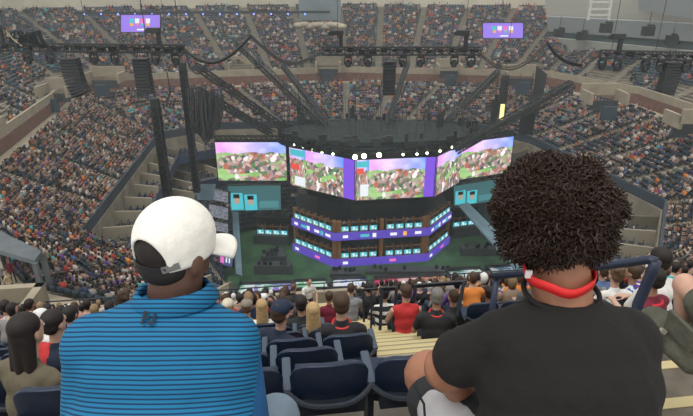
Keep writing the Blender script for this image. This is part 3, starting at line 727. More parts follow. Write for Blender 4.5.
def array(px, py0, py1, d, w, curve, n, lab):
    a = atd(px, py0, d); h = (atd(px, py1, d)-a).length; t = empty('line_array_speaker', a, lab, 'speaker'); p = Vector(a); ang = 0
    for i in range(n):
        ang = curve*(i/n)**1.2; M = Matrix.Rotation(ang, 3, 'Y') @ Matrix.Rotation(-.15*i/n, 3, 'X'); hh = h/n
        dv = M @ Vector((0, 0, -hh)); mb = MB(); mb.box(p+dv/2, (w, .7, hh*.92), M); mb.obj('speaker_cabinet', M_black, t, bevel=.03, segs=1); p = p+dv
    mb = MB(); mb.box(a+Vector((0, 0, .08)), (w*.9, .9, .1)); mb.beam(a+Vector((-.3, 0, .1)), atd(px-3, 50, d), .05); mb.beam(a+Vector((.3, 0, .1)), atd(px+3, 50, d), .05); mb.obj('rigging_frame', M_black, t)
array(70, 60, 95, 38, 1.25, -.45, 12, 'curved black line array speaker hung at the left, further left of two')
array(141, 60, 94, 38, 1.1, -.10, 10, 'straight black line array speaker above the left lower crowd')
array(389.5, 63, 95, 41, .95, .0, 9, 'straight black line array speaker hung under the centre truss')
array(673, 64, 93, 40, 1.25, .30, 10, 'curved black line array speaker under the right truss')
# ---------------------------------------------------------------- things at the top of the view
gm = mat('hanging_grey', (.19, .23, .25), .8, var=.12, scale=.3)
t = empty('hanging_unit', aty(320, 22, 99), 'big blue-grey boxed unit hanging at the top centre over beige cloth swags', 'hanging unit')
a = aty(320, 20, 100); mb = MB(); mb.box(a+Vector((0, 2, 6)), (7.2, 5, 12)); mb.obj('unit_body', gm, t)
mb = MB()
for i in range(9): mb.ball(a+Vector((-3.6+i*.9, -.2, -.9+.2*math.sin(i*2.2))), (1.1, .9, .55), 12, 7)
mb.obj('cloth_swag', mat('beige_swag', (.42, .38, .29), .9), t, smooth=True)
# press level on the right: two pale bands with a dark glazed band between
def pxbox(name, pts, Y, th, m, lab=None):
    mb = MB(); mb.slab([aty(x, y, yy) for (x, y), yy in zip(pts, Y)], th); return struct(mb.obj(name, m))
pl = mat('press_pale', (.42, .43, .40), .8, var=.08, scale=.4); pg = mat('press_glass', (.10, .13, .15), .25); pw = mat('press_mid', (.30, .33, .34), .8)
YY = [108, 84, 84, 108]
pxbox('trim_5', [(551, 50), (705, 66), (705, 52), (549, 37)], YY, .5, pl)
pxbox('window_1', [(551, 37), (705, 52), (705, 40), (549, 30)], [108.5, 84.5, 84.5, 108.5], .4, pg)
pxbox('trim_6', [(549, 31), (705, 42), (705, 24), (547, 16)], YY, .5, pw)
pxbox('trim_7', [(547, 16), (705, 24), (705, -12), (545, -12)], [109, 86, 86, 109], .5, mat('press_wall_top', (.48, .47, .42), .9))
pxbox('wall_press', [(640, 10), (705, 20), (705, -12), (638, -12)], [92, 83, 83, 92], .5, pw)
p = [(556, 49), (588, 50), (588, 41), (556, 40)]
pxbox('window_2', p, [107]*4, .3, emat('lit_window', (.42, .46, .24), 1.0))
t = MB(); 
for x in (588, 608): t.beam(aty(x, 20, 88), aty(x+4, -4, 88), .35)
for y in (2, 9, 15): t.beam(aty(589, y, 88), aty(609, y, 88), .25)
tag(t.obj('ladder_frame', mat('pale_metal', (.6, .6, .58), .5)), 'pale steel ladder frame above the press level', 'frame')
for i, (x, y) in enumerate(((559, 33), (582, 36), (606, 28), (672, 40), (648, 31))):
    lump(x, y, 84 if x > 600 else 96, 1.6, 1.4, ['small dark lamp cluster over the press level, far left one', 'dark lamp cluster left of the pale ladder frame', 'dark lamp cluster right below the pale ladder frame', 'dark lamp cluster at the right above the right truss', 'dark lamp cluster between the ladder frame and the right photo edge'][i], 'lamp', 'lamp_cluster')
t = MB(); t.beam(aty(76, 13, 97), aty(330, 12, 98), .4); tag(t.obj('light_batten', M_dark), 'long dark lamp bar along the top left of the far wall', 'lamp bar')
for i in range(14):
    q = aty(84+i*17, 14, 96.6); mb = MB(); mb.ball(q, .16, 8, 5); o = mb.obj('batten_lamp', emat('batten_blue', (.15, .25, 1.0), 2.5)); tag(o, 'small blue lamp on the far top left lamp bar', 'lamp', 'blue lamps along the far wall')
# vomitory boxes in front of the upper tier
def vomit(x0, x1, y, deep=3.0):
    a = atz(x0, y, Z1+2.7); b2 = atz(x1, y, Z1+2.7); d = (b2-a); w = d.length; d.normalize(); n = Vector((-d.y, d.x, 0))
    if n.dot(Vector((C0.x-a.x, C0.y-a.y, 0))) > 0: n = -n
    t = MB(); t.cur = 0; X = Matrix((d, n, Vector((0, 0, 1)))).transposed()
    c = (a+b2)/2
    for q, s in ((a, 1), (b2, -1)): t.box(q+n*deep/2+Vector((0, 0, .2)), (.35, deep, 1.5), X)
    t.box(c+n*deep+Vector((0, 0, .9)), (w+.35, .35, 1.6), X)
    t.cur = 1; t.box(c+n*(deep*.5)+Vector((0, 0, -.9)), (w*.8, .2, 1.2), X)
    t.cur = 2; t.box(c-n*.25+Vector((0, 0, -1.6)), (w*.4, .4, 1.8), X)
    struct(t.obj('vomitory_wall', [M_conc2, M_dark, mat('portal_blue', (.03, .05, .075), .7)]))
for v in VOM: vomit(*v)
t = MB(); t.cur = 0
p = pq(-10.2, qe+.1); 
for (p0, p1, q0, q1) in ((-16.6, -16.2, qe-2.8, qe+.5), (-12.0, -11.6, qe-2.8, qe+.5), (-16.6, -11.6, qe+.1, qe+.5)): pqbox(t, p0, p1, q0, q1, rowz(KMAX)-1, rowz(KMAX)+2.0)
struct(t.obj('vomitory_wall', M_conc2))

# ================================================================ crowd and seats
def person_template():
    V = []; F = []; R = []
    def bx(c, d, role, tilt=0, taper=1):
        o = len(V); ct, st_ = math.cos(tilt), math.sin(tilt)
        for k in (-1, 1):
            s = taper if k == 1 else 1
            for (i, j) in ((-1, -1), (1, -1), (1, 1), (-1, 1)):
                x, y, z = i*d[0]/2*s, j*d[1]/2*s, k*d[2]/2; y, z = y*ct-z*st_, y*st_+z*ct; V.append((c[0]+x, c[1]+y, c[2]+z))
        for f in ((0, 1, 5, 4), (1, 2, 6, 5), (2, 3, 7, 6), (3, 0, 4, 7), (4, 5, 6, 7), (3, 2, 1, 0)): F.append([o+i for i in f]); R.append(role)
    def rings(rs, roles, cap):
        o = len(V)
        for (cx, cy, cz, rx, ry) in rs:
            for k in range(6):
                a = math.pi*2*k/6; V.append((cx+rx*math.cos(a), cy+ry*math.sin(a), cz))
        for i in range(len(rs)-1):
            for k in range(6): F.append([o+i*6+k, o+i*6+(k+1) % 6, o+(i+1)*6+(k+1) % 6, o+(i+1)*6+k]); R.append(roles(i, k))
        t = o+(len(rs)-1)*6; F.append([t, t+1, t+2, t+3]); F.append([t, t+3, t+4, t+5]); R.extend([cap, cap])
    rings([(0, 0, .42, .17, .12), (0, .02, .62, .19, .13), (0, .04, .88, .23, .12), (0, .05, 1.0, .10, .08)], lambda i, k: 2, 2)
    rings([(0, .06, .98, .06, .06), (0, .07, 1.07, .09, .10), (0, .07, 1.17, .10, .115), (0, .06, 1.26, .06, .07)], lambda i, k: (1 if (i >= 2 or (k in (3, 4, 5) and i > 0)) else 0), 1)
    for s in (-1, 1):
        bx((s*.10, .25, .50), (.15, .46, .15), 3); bx((s*.10, .45, .25), (.12, .12, .48), 3)
        bx((s*.25, .08, .76), (.09, .10, .32), 2, .25); bx((s*.21, .24, .62), (.08, .28, .08), 0, -.1)
    return np.array(V), np.array(F), np.array(R)
PV, PF, PR = person_template()
def seat_template():
    V = []; F = []
    for c, d in (((0, -.22, .66), (.48, .06, .42)), ((0, .02, .43), (.46, .42, .07))):
        o = len(V)
        for k in (-1, 1):
            for (i, j) in ((-1, -1), (1, -1), (1, 1), (-1, 1)): V.append((c[0]+i*d[0]/2, c[1]+j*d[1]/2, c[2]+k*d[2]/2))
        for f in ((0, 1, 5, 4), (1, 2, 6, 5), (2, 3, 7, 6), (3, 0, 4, 7), (4, 5, 6, 7), (3, 2, 1, 0)): F.append([o+i for i in f])
    return np.array(V), np.array(F)
TV, TF = seat_template()
SHIRTS = [('white', (.50, .47, .43), 13), ('pale grey', (.24, .23, .22), 10), ('black', (.02, .02, .022), 28), ('navy', (.03, .045, .10), 12), ('dark grey', (.09, .09, .09), 10), ('red', (.34, .05, .035), 7),
          ('dusty pink', (.36, .20, .17), 7), ('teal', (.05, .36, .40), 2), ('orange', (.65, .22, .05), 2), ('purple', (.13, .06, .25), 3), ('green', (.07, .13, .07), 2), ('tan', (.28, .20, .14), 9), ('blue', (.06, .13, .28), 3)]
SW = np.array([s[2] for s in SHIRTS], float); SW /= SW.sum()
SKIN = [(.50, .30, .20), (.42, .24, .16), (.30, .16, .10), (.16, .08, .05), (.55, .34, .24)]
HAIR = [(.015, .011, .009), (.03, .018, .011), (.08, .045, .025), (.22, .15, .08), (.50, .48, .46)]
def instance(TVv, TFf, arr, roles=None, cols=None, scale=1.0):
    n = len(arr); k = len(TVv); P = np.array([[a[0], a[1], a[2]] for a in arr]); D = np.array([[a[3], a[4]] for a in arr])
    sc = scale*(1+rng.uniform(-.06, .06, n)) if roles is not None else np.ones(n)
    X = np.stack([D[:, 1], -D[:, 0]], 1)
    V = np.zeros((n, k, 3)); t = TVv[None]*sc[:, None, None]
    V[:, :, 0] = P[:, None, 0]+X[:, None, 0]*t[:, :, 0]+D[:, None, 0]*t[:, :, 1]
    V[:, :, 1] = P[:, None, 1]+X[:, None, 1]*t[:, :, 0]+D[:, None, 1]*t[:, :, 1]
    V[:, :, 2] = P[:, None, 2]+t[:, :, 2]
    F = TFf[None]+(np.arange(n)*k)[:, None, None]
    C = None
    if roles is not None: C = cols[:, roles, :].reshape(-1, 3)
    return V.reshape(-1, 3), F.reshape(-1, 4), C
def rcols(n):
    c = np.zeros((n, 4, 3))
    c[:, 0] = np.array(SKIN)[rng.integers(0, 5, n)]; c[:, 1] = np.array(HAIR)[rng.choice(5, n, p=[.4, .25, .18, .09, .08])]
    c[:, 2] = np.array([s[1] for s in SHIRTS])[rng.choice(len(SHIRTS), n, p=SW)]; c[:, 3] = np.array([(.03, .04, .07), (.02, .02, .02), (.10, .12, .17), (.30, .25, .18)])[rng.integers(0, 4, n)]
    return c*(1+rng.uniform(-.15, .15, (n, 1, 1)))
blockocc = {}
def occupied(s):
    x, y, z, dx, dy, zone, j, sct, i = s
    if zone == 'suite': return random.random() < .10
    if zone == 'court': return random.random() < .06
    key = (zone, j, sct); 
    if key not in blockocc: blockocc[key] = (random.uniform(0, 6.28), random.uniform(.7, 1.3))
    ph, fr = blockocc[key]
    if zone == 'lower':
        base = .90 if x < -8 else (.86 if y > 80 else .66)
        r = .5+.5*math.sin(i*.9*fr+ph); run = math.sin((x*1.7+y*1.3)*.55+i*2.4+ph)
        return random.random() < base*(.35 if (run > .86) else 1)
    base = .66 if (j in (4, 5) and y > 88) else (.36 if x < 0 else .34)
    base *= (1.15-.5*(i/32)); run = math.sin((x*.9-y*.7)*.6+i*1.7+ph)
    return random.random() < base*(.3 if run > .55 else 1.15)
def hid(px, py):                              # wholly behind the two men in front
    return (66 < px < 270 and py > 325) or (140 < px < 208 and py > 205) or (470 < px < 650 and py > 305) or (500 < px < 618 and 160 < py < 300)
NEAR = []
for k in range(6, KMAX):
    for p in np.arange(-18.5, 21.5, .56):
        q = rowq(k)+.2; ap = aislep(q)
        if abs(p-ap) < 1.2 or abs(p+7.4) < .8: continue
        if k > KMAX-5 and -16.8 < p < -11.4: continue
        w = pq(p, q, rowz(k)); pr = proj((w.x, w.y, w.z+1.2))
        if -25 < pr[0] < 720: NEAR.append((w.x, w.y, w.z, -ST, CT, 'near', 0, 0, k))
allseats = SEATS+NEAR
occ = []; 
for s in allseats:
    o = (random.random() < .72) if s[5] == 'near' else occupied(s)
    occ.append(o)
def dist(s): return proj((s[0], s[1], s[2]+1))[2]
cand = sorted([(dist(s), i) for i, s in enumerate(allseats) if occ[i] and s[5] in ('near', 'lower') and not hid(*proj((s[0], s[1], s[2]+1.1))[:2]) and -5 < proj((s[0], s[1], s[2]+1.1))[0] < 698 and proj((s[0], s[1], s[2]+1.1))[1] > 150], key=lambda t: t[0])
IND = set(i for d, i in cand[:262])
scand = sorted([(dist(s), i) for i, s in enumerate(allseats) if s[5] in ('near', 'lower') and not hid(*proj((s[0], s[1], s[2]+.7))[:2]) and -5 < proj((s[0], s[1], s[2]+.7))[0] < 698], key=lambda t: t[0])
SIND = set(i for d, i in scand[:240])
stuffp = [s for i, s in enumerate(allseats) if occ[i] and i not in IND]
for zone, nm, lab in (('upper', 'upper_crowd', 'crowd filling the hazy upper tier around the far side of the arena'), ('lower', 'lower_crowd', 'dense crowd filling the lower tier between the promenade wall and the suites'), ('near', 'near_crowd', 'far rows of seated crowd in the tier straight ahead'), ('suite', 'suite_guests', 'scattered guests sitting in the suite terraces'), ('court', 'courtside_guests', 'few guests on the courtside seats')):
    arr = [s for s in stuffp if s[5] == zone]
    if not arr: continue
    V, F, C = instance(PV, PF, arr, PR, rcols(len(arr)), 1.0)
    tag(fast_mesh(nm, V, F, C, M_person), lab, 'crowd', kind='stuff')
stuffs = [s for i, s in enumerate(allseats) if i not in SIND]
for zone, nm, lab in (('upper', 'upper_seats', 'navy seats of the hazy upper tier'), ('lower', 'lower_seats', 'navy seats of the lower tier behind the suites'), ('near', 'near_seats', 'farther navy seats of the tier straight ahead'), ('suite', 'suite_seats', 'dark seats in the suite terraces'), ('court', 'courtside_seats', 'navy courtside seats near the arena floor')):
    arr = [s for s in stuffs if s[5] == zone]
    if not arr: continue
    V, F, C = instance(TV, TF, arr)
    tag(fast_mesh(nm, V, F, None, mat('seat_navy_hazed', (.035, .062, .088), .5, var=.3, scale=3) if zone == 'upper' else M_seatstuff), lab, 'seats', kind='stuff')  # upper seats get a paler tint: distance haze put into their colour
# individual seats further off
me = bpy.data.meshes.new('stadium_seat'); me.from_pydata(TV.tolist(), [], TF.tolist()); me.materials.append(M_seatstuff)
def place_word(s):
    px = proj((s[0], s[1], s[2]+1))[0]
    if s[5] == 'near': return 'in the middle rows ahead' if 230 < px < 480 else ('in the rows at the left' if px <= 230 else 'in the rows at the right')
    return 'in the lower tier, left' if px < 350 else 'in the lower tier, right'
for i in sorted(SIND):
    s = allseats[i]; o = bpy.data.objects.new('stadium_seat', me); COL.objects.link(o); o.location = s[:3]; o.rotation_euler = (0, 0, math.atan2(-s[3], s[4]))
    tag(o, 'small navy stadium seat '+place_word(s), 'seat', 'navy seats '+place_word(s))
# generic spectators as continuous figures
def crowd_mesh(variant):
    lean = (.05, .16, -.02)[variant]; hx = (0, .03, -.03)[variant]
    pr = [('e', (0, .03, .50), (.18, .14, .12)), ('e', (0, .03+lean*.4, .68), (.175, .12, .2)), ('e', (0, .03+lean*.8, .86), (.20, .115, .13)), ('c', (-.15, .03+lean*.8, .93), (.15, .03+lean*.8, .93), .075, .075, 12),
          ('c', (0, .03+lean, .95), (hx, .06+lean, 1.08), .058, .055, 12), ('e', (hx, .07+lean, 1.17), (.083, .10, .12))]
    for s in (-1, 1):
        pr += [('c', (s*.09, .08, .47), (s*.13, .48, .50), .085, .065, 12), ('c', (s*.13, .48, .49), (s*.12, .46, .08), .06, .045, 12), ('c', (s*.12, .44, .05), (s*.13, .60, .03), .045, .035, 10)]
        el = (s*.27, .10+lean*.5, .68) if variant != 1 else (s*.26, .28, .66); hd = (s*.10, .36, .62) if variant != 1 else (s*.06, .34, .90)
        pr += [('c', (s*.20, .03+lean*.8, .90), el, .058, .045, 10), ('c', el, hd, .042, .032, 10), ('e', hd, (.04, .05, .03))]
    m = blob(pr, .032, 3, 'person'); m.materials.clear()
    for mm in (M_objc, MATS.get('skin_mid') or mat('skin_mid', (.42, .24, .16), .6), mat('hair_black', (.014, .010, .009), .7), mat('jeans_dark', (.03, .04, .07), .9)): m.materials.append(mm)
    for p in m.polygons:
        x, y, z = p.center
        if z > 1.0: p.material_index = 2 if (z > 1.21 or y < .055+lean) and z > 1.06 else 1
        elif z < .42 or (z < .60 and y > .16 and abs(x) < .22 and p.normal.z < .9) or (z < .585 and y > .12): p.material_index = 3
        elif (y > .22 and z > .58) : p.material_index = 1
    return m
CM = [crowd_mesh(v) for v in range(3)]
hvars = {}
def hairvar(v, h):
    if (v, h) not in hvars:
        c = CM[v].copy(); c.materials[2] = [mat('hair_black', (.014, .010, .009), .7), mat('hair_brown', (.06, .032, .018), .7), mat('hair_fair', (.26, .17, .09), .7), mat('cap_white', (.7, .7, .68), .8)][h]
        c.materials[1] = [mat('skin_mid', (.42, .24, .16), .6), mat('skin_light', (.55, .34, .25), .6), mat('skin_dark', (.12, .06, .04), .6)][random.randrange(3)]
        hvars[(v, h)] = c
    return hvars[(v, h)]
HW = ['black hair', 'brown hair', 'fair hair', 'a white cap']
for i in sorted(IND):
    s = allseats[i]; v = random.randrange(3); h = random.choices(range(4), (5, 3, 1.2, 1))[0]; c = random.choices(SHIRTS, SW)[0]
    o = bpy.data.objects.new('person', hairvar(v, h)); COL.objects.link(o); o.location = (s[0], s[1], s[2]); o.rotation_euler = (0, 0, math.atan2(-s[3], s[4])+random.uniform(-.3, .3))
    o.color = (*c[1], 1); k = random.uniform(.94, 1.05); o.scale = (k, k, k)
    lb = 'seated spectator with %s, %s top, %s' % (HW[h], c[0], place_word(s)); tag(o, lb, 'person', lb.replace('seated spectator', 'spectators'))
#@@FG0
# ================================================================ foreground seats
M_seat = mat('seat_navy', (.007, .018, .045), .38, spec=.5, var=.2, scale=20)
M_seat_d = mat('seat_shell', (.018, .024, .036), .45); M_arm = mat('armrest_slate', (.05, .075, .11), .5)
def seat_proto():
    t = empty('stadium_seat', (0, 0, 0), 'seat', 'seat')
    def grid(f, nu, nv, nm, m, th):
        b = MB(); vs = [f(-1+2*i/nu, j/nv) for j in range(nv+1) for i in range(nu+1)]
        b.add(vs, [(j*(nu+1)+i, j*(nu+1)+i+1, (j+1)*(nu+1)+i+1, (j+1)*(nu+1)+i) for j in range(nv) for i in range(nu)])
        o = b.obj(nm, m, t, smooth=True); md = o.modifiers.new('s', 'SOLIDIFY'); md.thickness = th; md.offset = 0
        bv = o.modifiers.new('b', 'BEVEL'); bv.width = th*.42; bv.segments = 3; bv.limit_method = 'ANGLE'; bv.angle_limit = 1.0; return o
    def back(u, v):
        u = math.copysign(abs(u)**.8, u); x = .25*u; r = .13; dx = max(0, abs(x)-(.25-r)); zt = .86-.012*(u*u)-(r-math.sqrt(max(0, r*r-dx*dx)))*.85
        z = .42+(zt-.42)*v; return Vector((x, .05*u*u-.20*(z-.42)-.02*math.sin(v*3.1), z))
    grid(back, 22, 12, 'backrest', M_seat, .045)
    def pan(u, v): return Vector((.24*u*(1-.08*v), .03+.40*v, .43-.03*math.sin(v*3.1)+.015*u*u+.02*v*v))
    grid(pan, 12, 8, 'seat_pan', M_seat, .04)
    b = MB(); pts = []; rs = []
    for i in range(17):
        u = -1+i/8; pts.append(Vector((.285*u, -.125+.10*abs(u)**3, .545+.065*abs(u)**3))); rs.append(.022)
    b.tube(pts, rs, 8); b.box((0, -.07, .50), (.46, .05, .10)); b.obj('shell', M_seat_d, t, smooth=False)
    b = MB(); b.box((.285, .13, .625), (.062, .32, .035), Matrix.Rotation(.06, 3, 'X')); b.obj('armrest', M_arm, t, bevel=.012)
    b = MB(); b.box((.285, .06, .32), (.04, .16, .60)); b.box((.285, .06, .02), (.06, .26, .04)); b.obj('leg', M_seat_d, t)
    return t
ST_ = seat_proto(); st_used = False
def add_seat(p, q, z, lab, grp):
    global st_used
    w = pq(p, q, z)
    if not st_used: ST_.location = w; ST_.rotation_euler = (0, 0, TH); o = ST_; st_used = True
    else: o = copy_thing(ST_, w, (0, 0, TH))
    o['label'] = lab; o['group'] = grp
RN = ['nearest full row', 'second row from the camera', 'third row from the camera', 'fourth row from the camera', 'fifth row from the camera', 'sixth row from the camera']
for k in range(0, 6):
    p0 = .26-.11*k; ps = [p0+.565*i for i in range(-14, 16)]
    for p in ps:
        q = rowq(k)+.16; ap = aislep(q)
        if abs(p-ap) < (1.0 if k else .75): continue
        if k < 5 and p > ap and proj(pq(p, q, rowz(k)+.7))[0] < 672: continue
        w = pq(p, q, rowz(k)+.7); pr = proj(w)
        if not (-30 < pr[0] < 720): continue
        side = 'between the two men' if 270 < pr[0] < 440 else ('left of the striped blue shirt' if pr[0] < 75 else ('behind the man in the striped blue shirt' if pr[0] < 270 else 'right of the aisle'))
        raised = .08 if p > ap else 0
        lab = 'navy seat, %s, %s' % (RN[k], side); add_seat(p, q-.02, rowz(k)+raised, lab, 'navy seats, %s, %s' % (RN[k], side))
b = MB()
for k in range(1, 12):
    q = rowq(k); p = aislep(q+.3)+.70; pqbox(b, p, 22, q-.14, q+PK-.14, rowz(k)-.5, rowz(k)+.08)
struct(b.obj('side_seating_tier', MATS['near_concrete']))

# ================================================================ people
def frame(F):
    F = Vector((F[0], F[1], F[2])).normalized(); R = F.cross(Vector((0, 0, 1))).normalized(); U = R.cross(F); return Matrix((R, F, U)).transposed()
def yawF(deg, down=.08): a = math.radians(deg); return Vector((math.sin(a), math.cos(a), -down))
def head_prims(c, F, s=1.0):
    M = frame(F); g = lambda x, y, z: c+M @ Vector((x*s, y*s, z*s)); r = lambda *a: tuple(i*s for i in a)
    return [('e', g(0, -.012, .02), r(.077, .096, .092), M), ('e', g(0, .025, -.03), r(.066, .072, .085), M), ('e', g(0, .05, -.085), r(.045, .045, .035), M),
            ('e', g(0, .098, -.03), r(.014, .02, .026), M), ('e', g(.078, -.005, -.025), r(.012, .02, .032), M), ('e', g(-.078, -.005, -.025), r(.012, .02, .032), M),
            ('e', g(0, .078, .018), r(.055, .02, .015), M)]
def face_parts(t, c, F, s, lip=(.35, .12, .10)):
    M = frame(F); g = lambda x, y, z: c+M @ Vector((x*s, y*s, z*s))
    for x in (-.03, .03):
        b = MB(); b.ball(g(x, .086, .0), .012*s, 8, 6); b.obj('eye', mat('eye_white', (.7, .7, .68), .3), t, smooth=True)
        b = MB(); b.ball(g(x, .094, .024), (.018*s, .005*s, .004*s), 8, 5, M); b.obj('eyebrow', mat('hair_black', (.014, .010, .009), .7), t)
    b = MB(); b.ball(g(0, .088, -.065), (.024*s, .008*s, .007*s), 8, 5, M); b.obj('mouth', mat('lip', lip, .5), t, smooth=True)
def hand_prims(w, d, side, s=1.0):          # wrist w, pointing along d
    M = frame(d); g = lambda x, y, z: w+M @ Vector((x*s*side, y*s, z*s)); P = [('e', g(0, .045, 0), (.04*s, .05*s, .018*s), M)]
    for i, (x, L) in enumerate(((-.03, .065), (-.01, .078), (.011, .072), (.03, .058))):
        a = g(x, .075, 0); b_ = g(x*1.15, .075+L*.55, -.012); c_ = g(x*1.15, .075+L*.85, -.04)
        P += [('c', a, b_, .0095*s, .009*s, 8), ('c', b_, c_, .009*s, .0075*s, 8)]
    a = g(-.03, .02, 0); b_ = g(-.062, .05, -.012); P += [('c', a, b_, .012*s, .0105*s, 8), ('c', b_, g(-.066, .08, -.02), .0105*s, .009*s, 8)]
    return P
def skin(nm, c): return mat('skin_'+nm, c, .55, var=.12, scale=14, bump=.05, bscale=300)
SK = {'fair': (.56, .33, .24), 'light': (.60, .38, .28), 'tan': (.40, .22, .14), 'brown': (.26, .125, .07), 'dark': (.075, .032, .018)}
def cloth(nm, c, rough=.85): return mat('cloth_'+nm, c, rough, var=.18, scale=7, bump=.35, bscale=16)
HC = {'black': (.010, .008, .008), 'brown': (.045, .022, .012), 'light brown': (.12, .065, .035), 'grey': (.16, .15, .14), 'blond': (.45, .30, .14), 'ginger': (.30, .12, .04)}
def hairmat(h): return mat('hair_'+h.replace(' ', '_'), HC[h], .6, var=.2, scale=25, bump=.4, bscale=60)
def fig(px, py, d, s, label, shirt, sk='fair', hair='brown', style='short', yaw=0, arms='lap', cap=None, stripes=None, standing=False, tank=False, lean=.06, group=None):
    hc = atd(px, py, d); hz_ = 1.20*s; base = hc-Vector((0, 0, hz_ if not standing else 1.58*s)); rot = Matrix.Rotation(TH-math.radians(yaw), 3, 'Z')
    zo = .38 if standing else 0
    L = lambda x, y, z: base+rot @ Vector((x*s, (y-.06-lean)*s, z*s)); t = empty('person', base, label, 'person', group); r = lambda *a: tuple(i*s for i in a)
    F = rot @ Vector((0, 1, -.1)); vox = .018 if d < 7 else .024
    body = head_prims(hc, F, s)+[('c', L(0, .05+lean*.6, .98+zo), hc+Vector((0, 0, -.05*s)), .055*s, .055*s)]
    sh = [('e', L(0, .02, .55+zo), r(.17, .13, .16), rot), ('e', L(0, .02+lean*.3, .70+zo), r(.175, .12, .18), rot), ('e', L(0, .03+lean*.6, .86+zo), r(.20, .115, .13), rot),
          ('c', L(-.14, .03+lean*.6, .93+zo), L(.14, .03+lean*.6, .93+zo), .07*s, .07*s), ('c', L(0, .04+lean*.6, .93+zo), L(0, .05+lean*.6, 1.00+zo), .085*s, .062*s)]
    tr = []
    for q in (-1, 1):
        S0 = L(q*.195, .03+lean*.6, .91+zo)
        if arms == 'lap': E = L(q*.25, .16, .66+zo); Hn = L(q*.10, .40, .62+zo*.6)
        elif arms == 'up' and q == 1: E = L(.33, .22, 1.02+zo); Hn = L(.08, .12, 1.22+zo)
        elif arms == 'out': E = L(q*.30, .20, .72+zo); Hn = L(q*.22, .48, .80+zo)
        else: E = L(q*.25, .14, .66+zo); Hn = L(q*.06, .30, .85+zo)
        mid = S0.lerp(E, .62)
        if not tank: sh.append(('c', S0, mid, .062*s, .056*s))
        else: sh.append(('e', L(q*.13, .03+lean*.6, .90+zo), r(.05, .09, .09), rot))
        body += [('c', S0, E, .05*s, .04*s), ('c', E, Hn, .04*s, .028*s)]+hand_prims(Hn, (Hn-E).normalized(), q, s)
        if not standing: tr += [('c', L(q*.09, .06, .49), L(q*.13, .48, .52), .085*s, .065*s), ('c', L(q*.13, .48, .50), L(q*.12, .44, .10), .06*s, .05*s), ('c', L(q*.12, .42, .07), L(q*.12, .56, .04), .045*s, .035*s)]
        else: tr += [('c', L(q*.09, .04, .90), L(q*.11, .04, .48), .085*s, .065*s), ('c', L(q*.11, .04, .48), L(q*.11, .02, .08), .06*s, .045*s), ('c', L(q*.11, .0, .04), L(q*.11, .16, .03), .04*s, .035*s)]
    mobj('body', blob(body, vox*.8, 3), skin(sk, SK[sk]), t)
    sm = blob(sh, vox, 4, 'shirt'); so = mobj('shirt', sm, cloth(shirt[0], shirt[1]), t)
    if stripes:
        sm.materials.append(cloth(stripes[0], stripes[1]))
        if len(stripes) > 4: sm.materials.append(cloth(stripes[4], stripes[5]))
        for f in sm.polygons:
            v = rot.inverted() @ (f.center-base); u = v.z if stripes[2] == 'h' else v.x; k = int(math.floor(u/s/stripes[3]))
            if k % 2: f.material_index = 1
            elif len(stripes) > 4 and k % 4 == 0: f.material_index = 2
    mobj('trousers', blob(tr+[('e', L(0, .04, .50+zo), r(.165, .14, .09), rot)], vox, 3), cloth('dark_trousers', (.03, .035, .05)), t)
    M = frame(F); g = lambda x, y, z: hc+M @ Vector((x*s, y*s, z*s))
    hp = [('e', g(0, -.02, .035), r(.086, .098, .09), M), ('e', g(0, -.05, -.02), r(.078, .06, .07), M)]
    if style == 'long': hp += [('c', g(-.025, -.04, .0), g(-.06, -.06, -.24), .065*s, .038*s), ('c', g(.025, -.04, .0), g(.055, -.06, -.22), .065*s, .035*s), ('c', g(0, -.05, .0), g(-.01, -.08, -.31), .065*s, .028*s)]
    if style == 'curly': hp += [('e', g(random.uniform(-.06, .06), random.uniform(-.09, .03), random.uniform(.0, .1)), r(.035, .035, .035)) for _ in range(26)]
    if style == 'bun': hp += [('e', g(0, -.10, .07), r(.04, .04, .04), M)]
    if style != 'bald': mobj('hair', blob(hp, .012*max(1, d/6), 2), hairmat(hair), t)
    if cap:
        cp = blob([('e', g(0, -.008, .045), r(.093, .108, .082), M), ('e', g(0, .12, .03), r(.07, .055, .012), M)], .010, 2, 'cap'); mobj('cap', cp, cloth(cap[0], cap[1]), t)
    if d < 8: face_parts(t, hc, F, s)
    return t, base, rot, hc, L
W = lambda n, c: (n, c)
C_black = ('black', (.016, .016, .019)); C_white = ('white', (.72, .70, .66)); C_navy = ('navy', (.012, .02, .045)); C_red = ('red', (.50, .03, .03)); C_maroon = ('maroon', (.16, .012, .03)); C_grey = ('grey', (.22, .22, .23)); C_olive = ('olive', (.13, .11, .07)); C_tan = ('tan', (.42, .32, .2))
fig(281, 312, 5.7, 1.12, 'man in a navy cap and navy shirt looking right, in front of the seats', C_navy, 'fair', 'brown', yaw=38, cap=('cap_navy', (.012, .022, .05)), lean=.04)
t, bs, ro, hc, L = fig(341, 303, 6.0, 1.15, 'man with brown hair, black shirt and red neck lanyard, between the two big men', C_black, 'fair', 'brown', lean=.05)
def lanyard(t, L, s, m=None, w=.012):
    b = MB(); P = [L(.085*math.cos(a), .085+.075*math.sin(a), .985+.015*math.sin(a)) for a in [2*math.pi*i/24 for i in range(25)]]; b.tube(P, w*s, 6); b.obj('lanyard', mat('lanyard_red', (.60, .03, .03), .6), t)
lanyard(t, L, 1.15, w=.014)
fig(406, 291, 8.8, 1.12, 'broad man in a red tank top seated behind the handrail', C_red, 'fair', 'brown', tank=True, lean=.03)
t, bs, ro, hc, L = fig(437, 296, 7.6, 1.15, 'grey-haired man in a black shirt with red lanyard at the handrail post', C_black, 'tan', 'grey', yaw=10); lanyard(t, L, 1.15)
fig(384, 293, 10.5, 1.1, 'person in a black and white striped shirt seated left of the red tank top', C_white, 'tan', 'black', stripes=('black', (.016, .016, .019), 'h', .07), cap=('cap_black', (.012, .012, .014)))
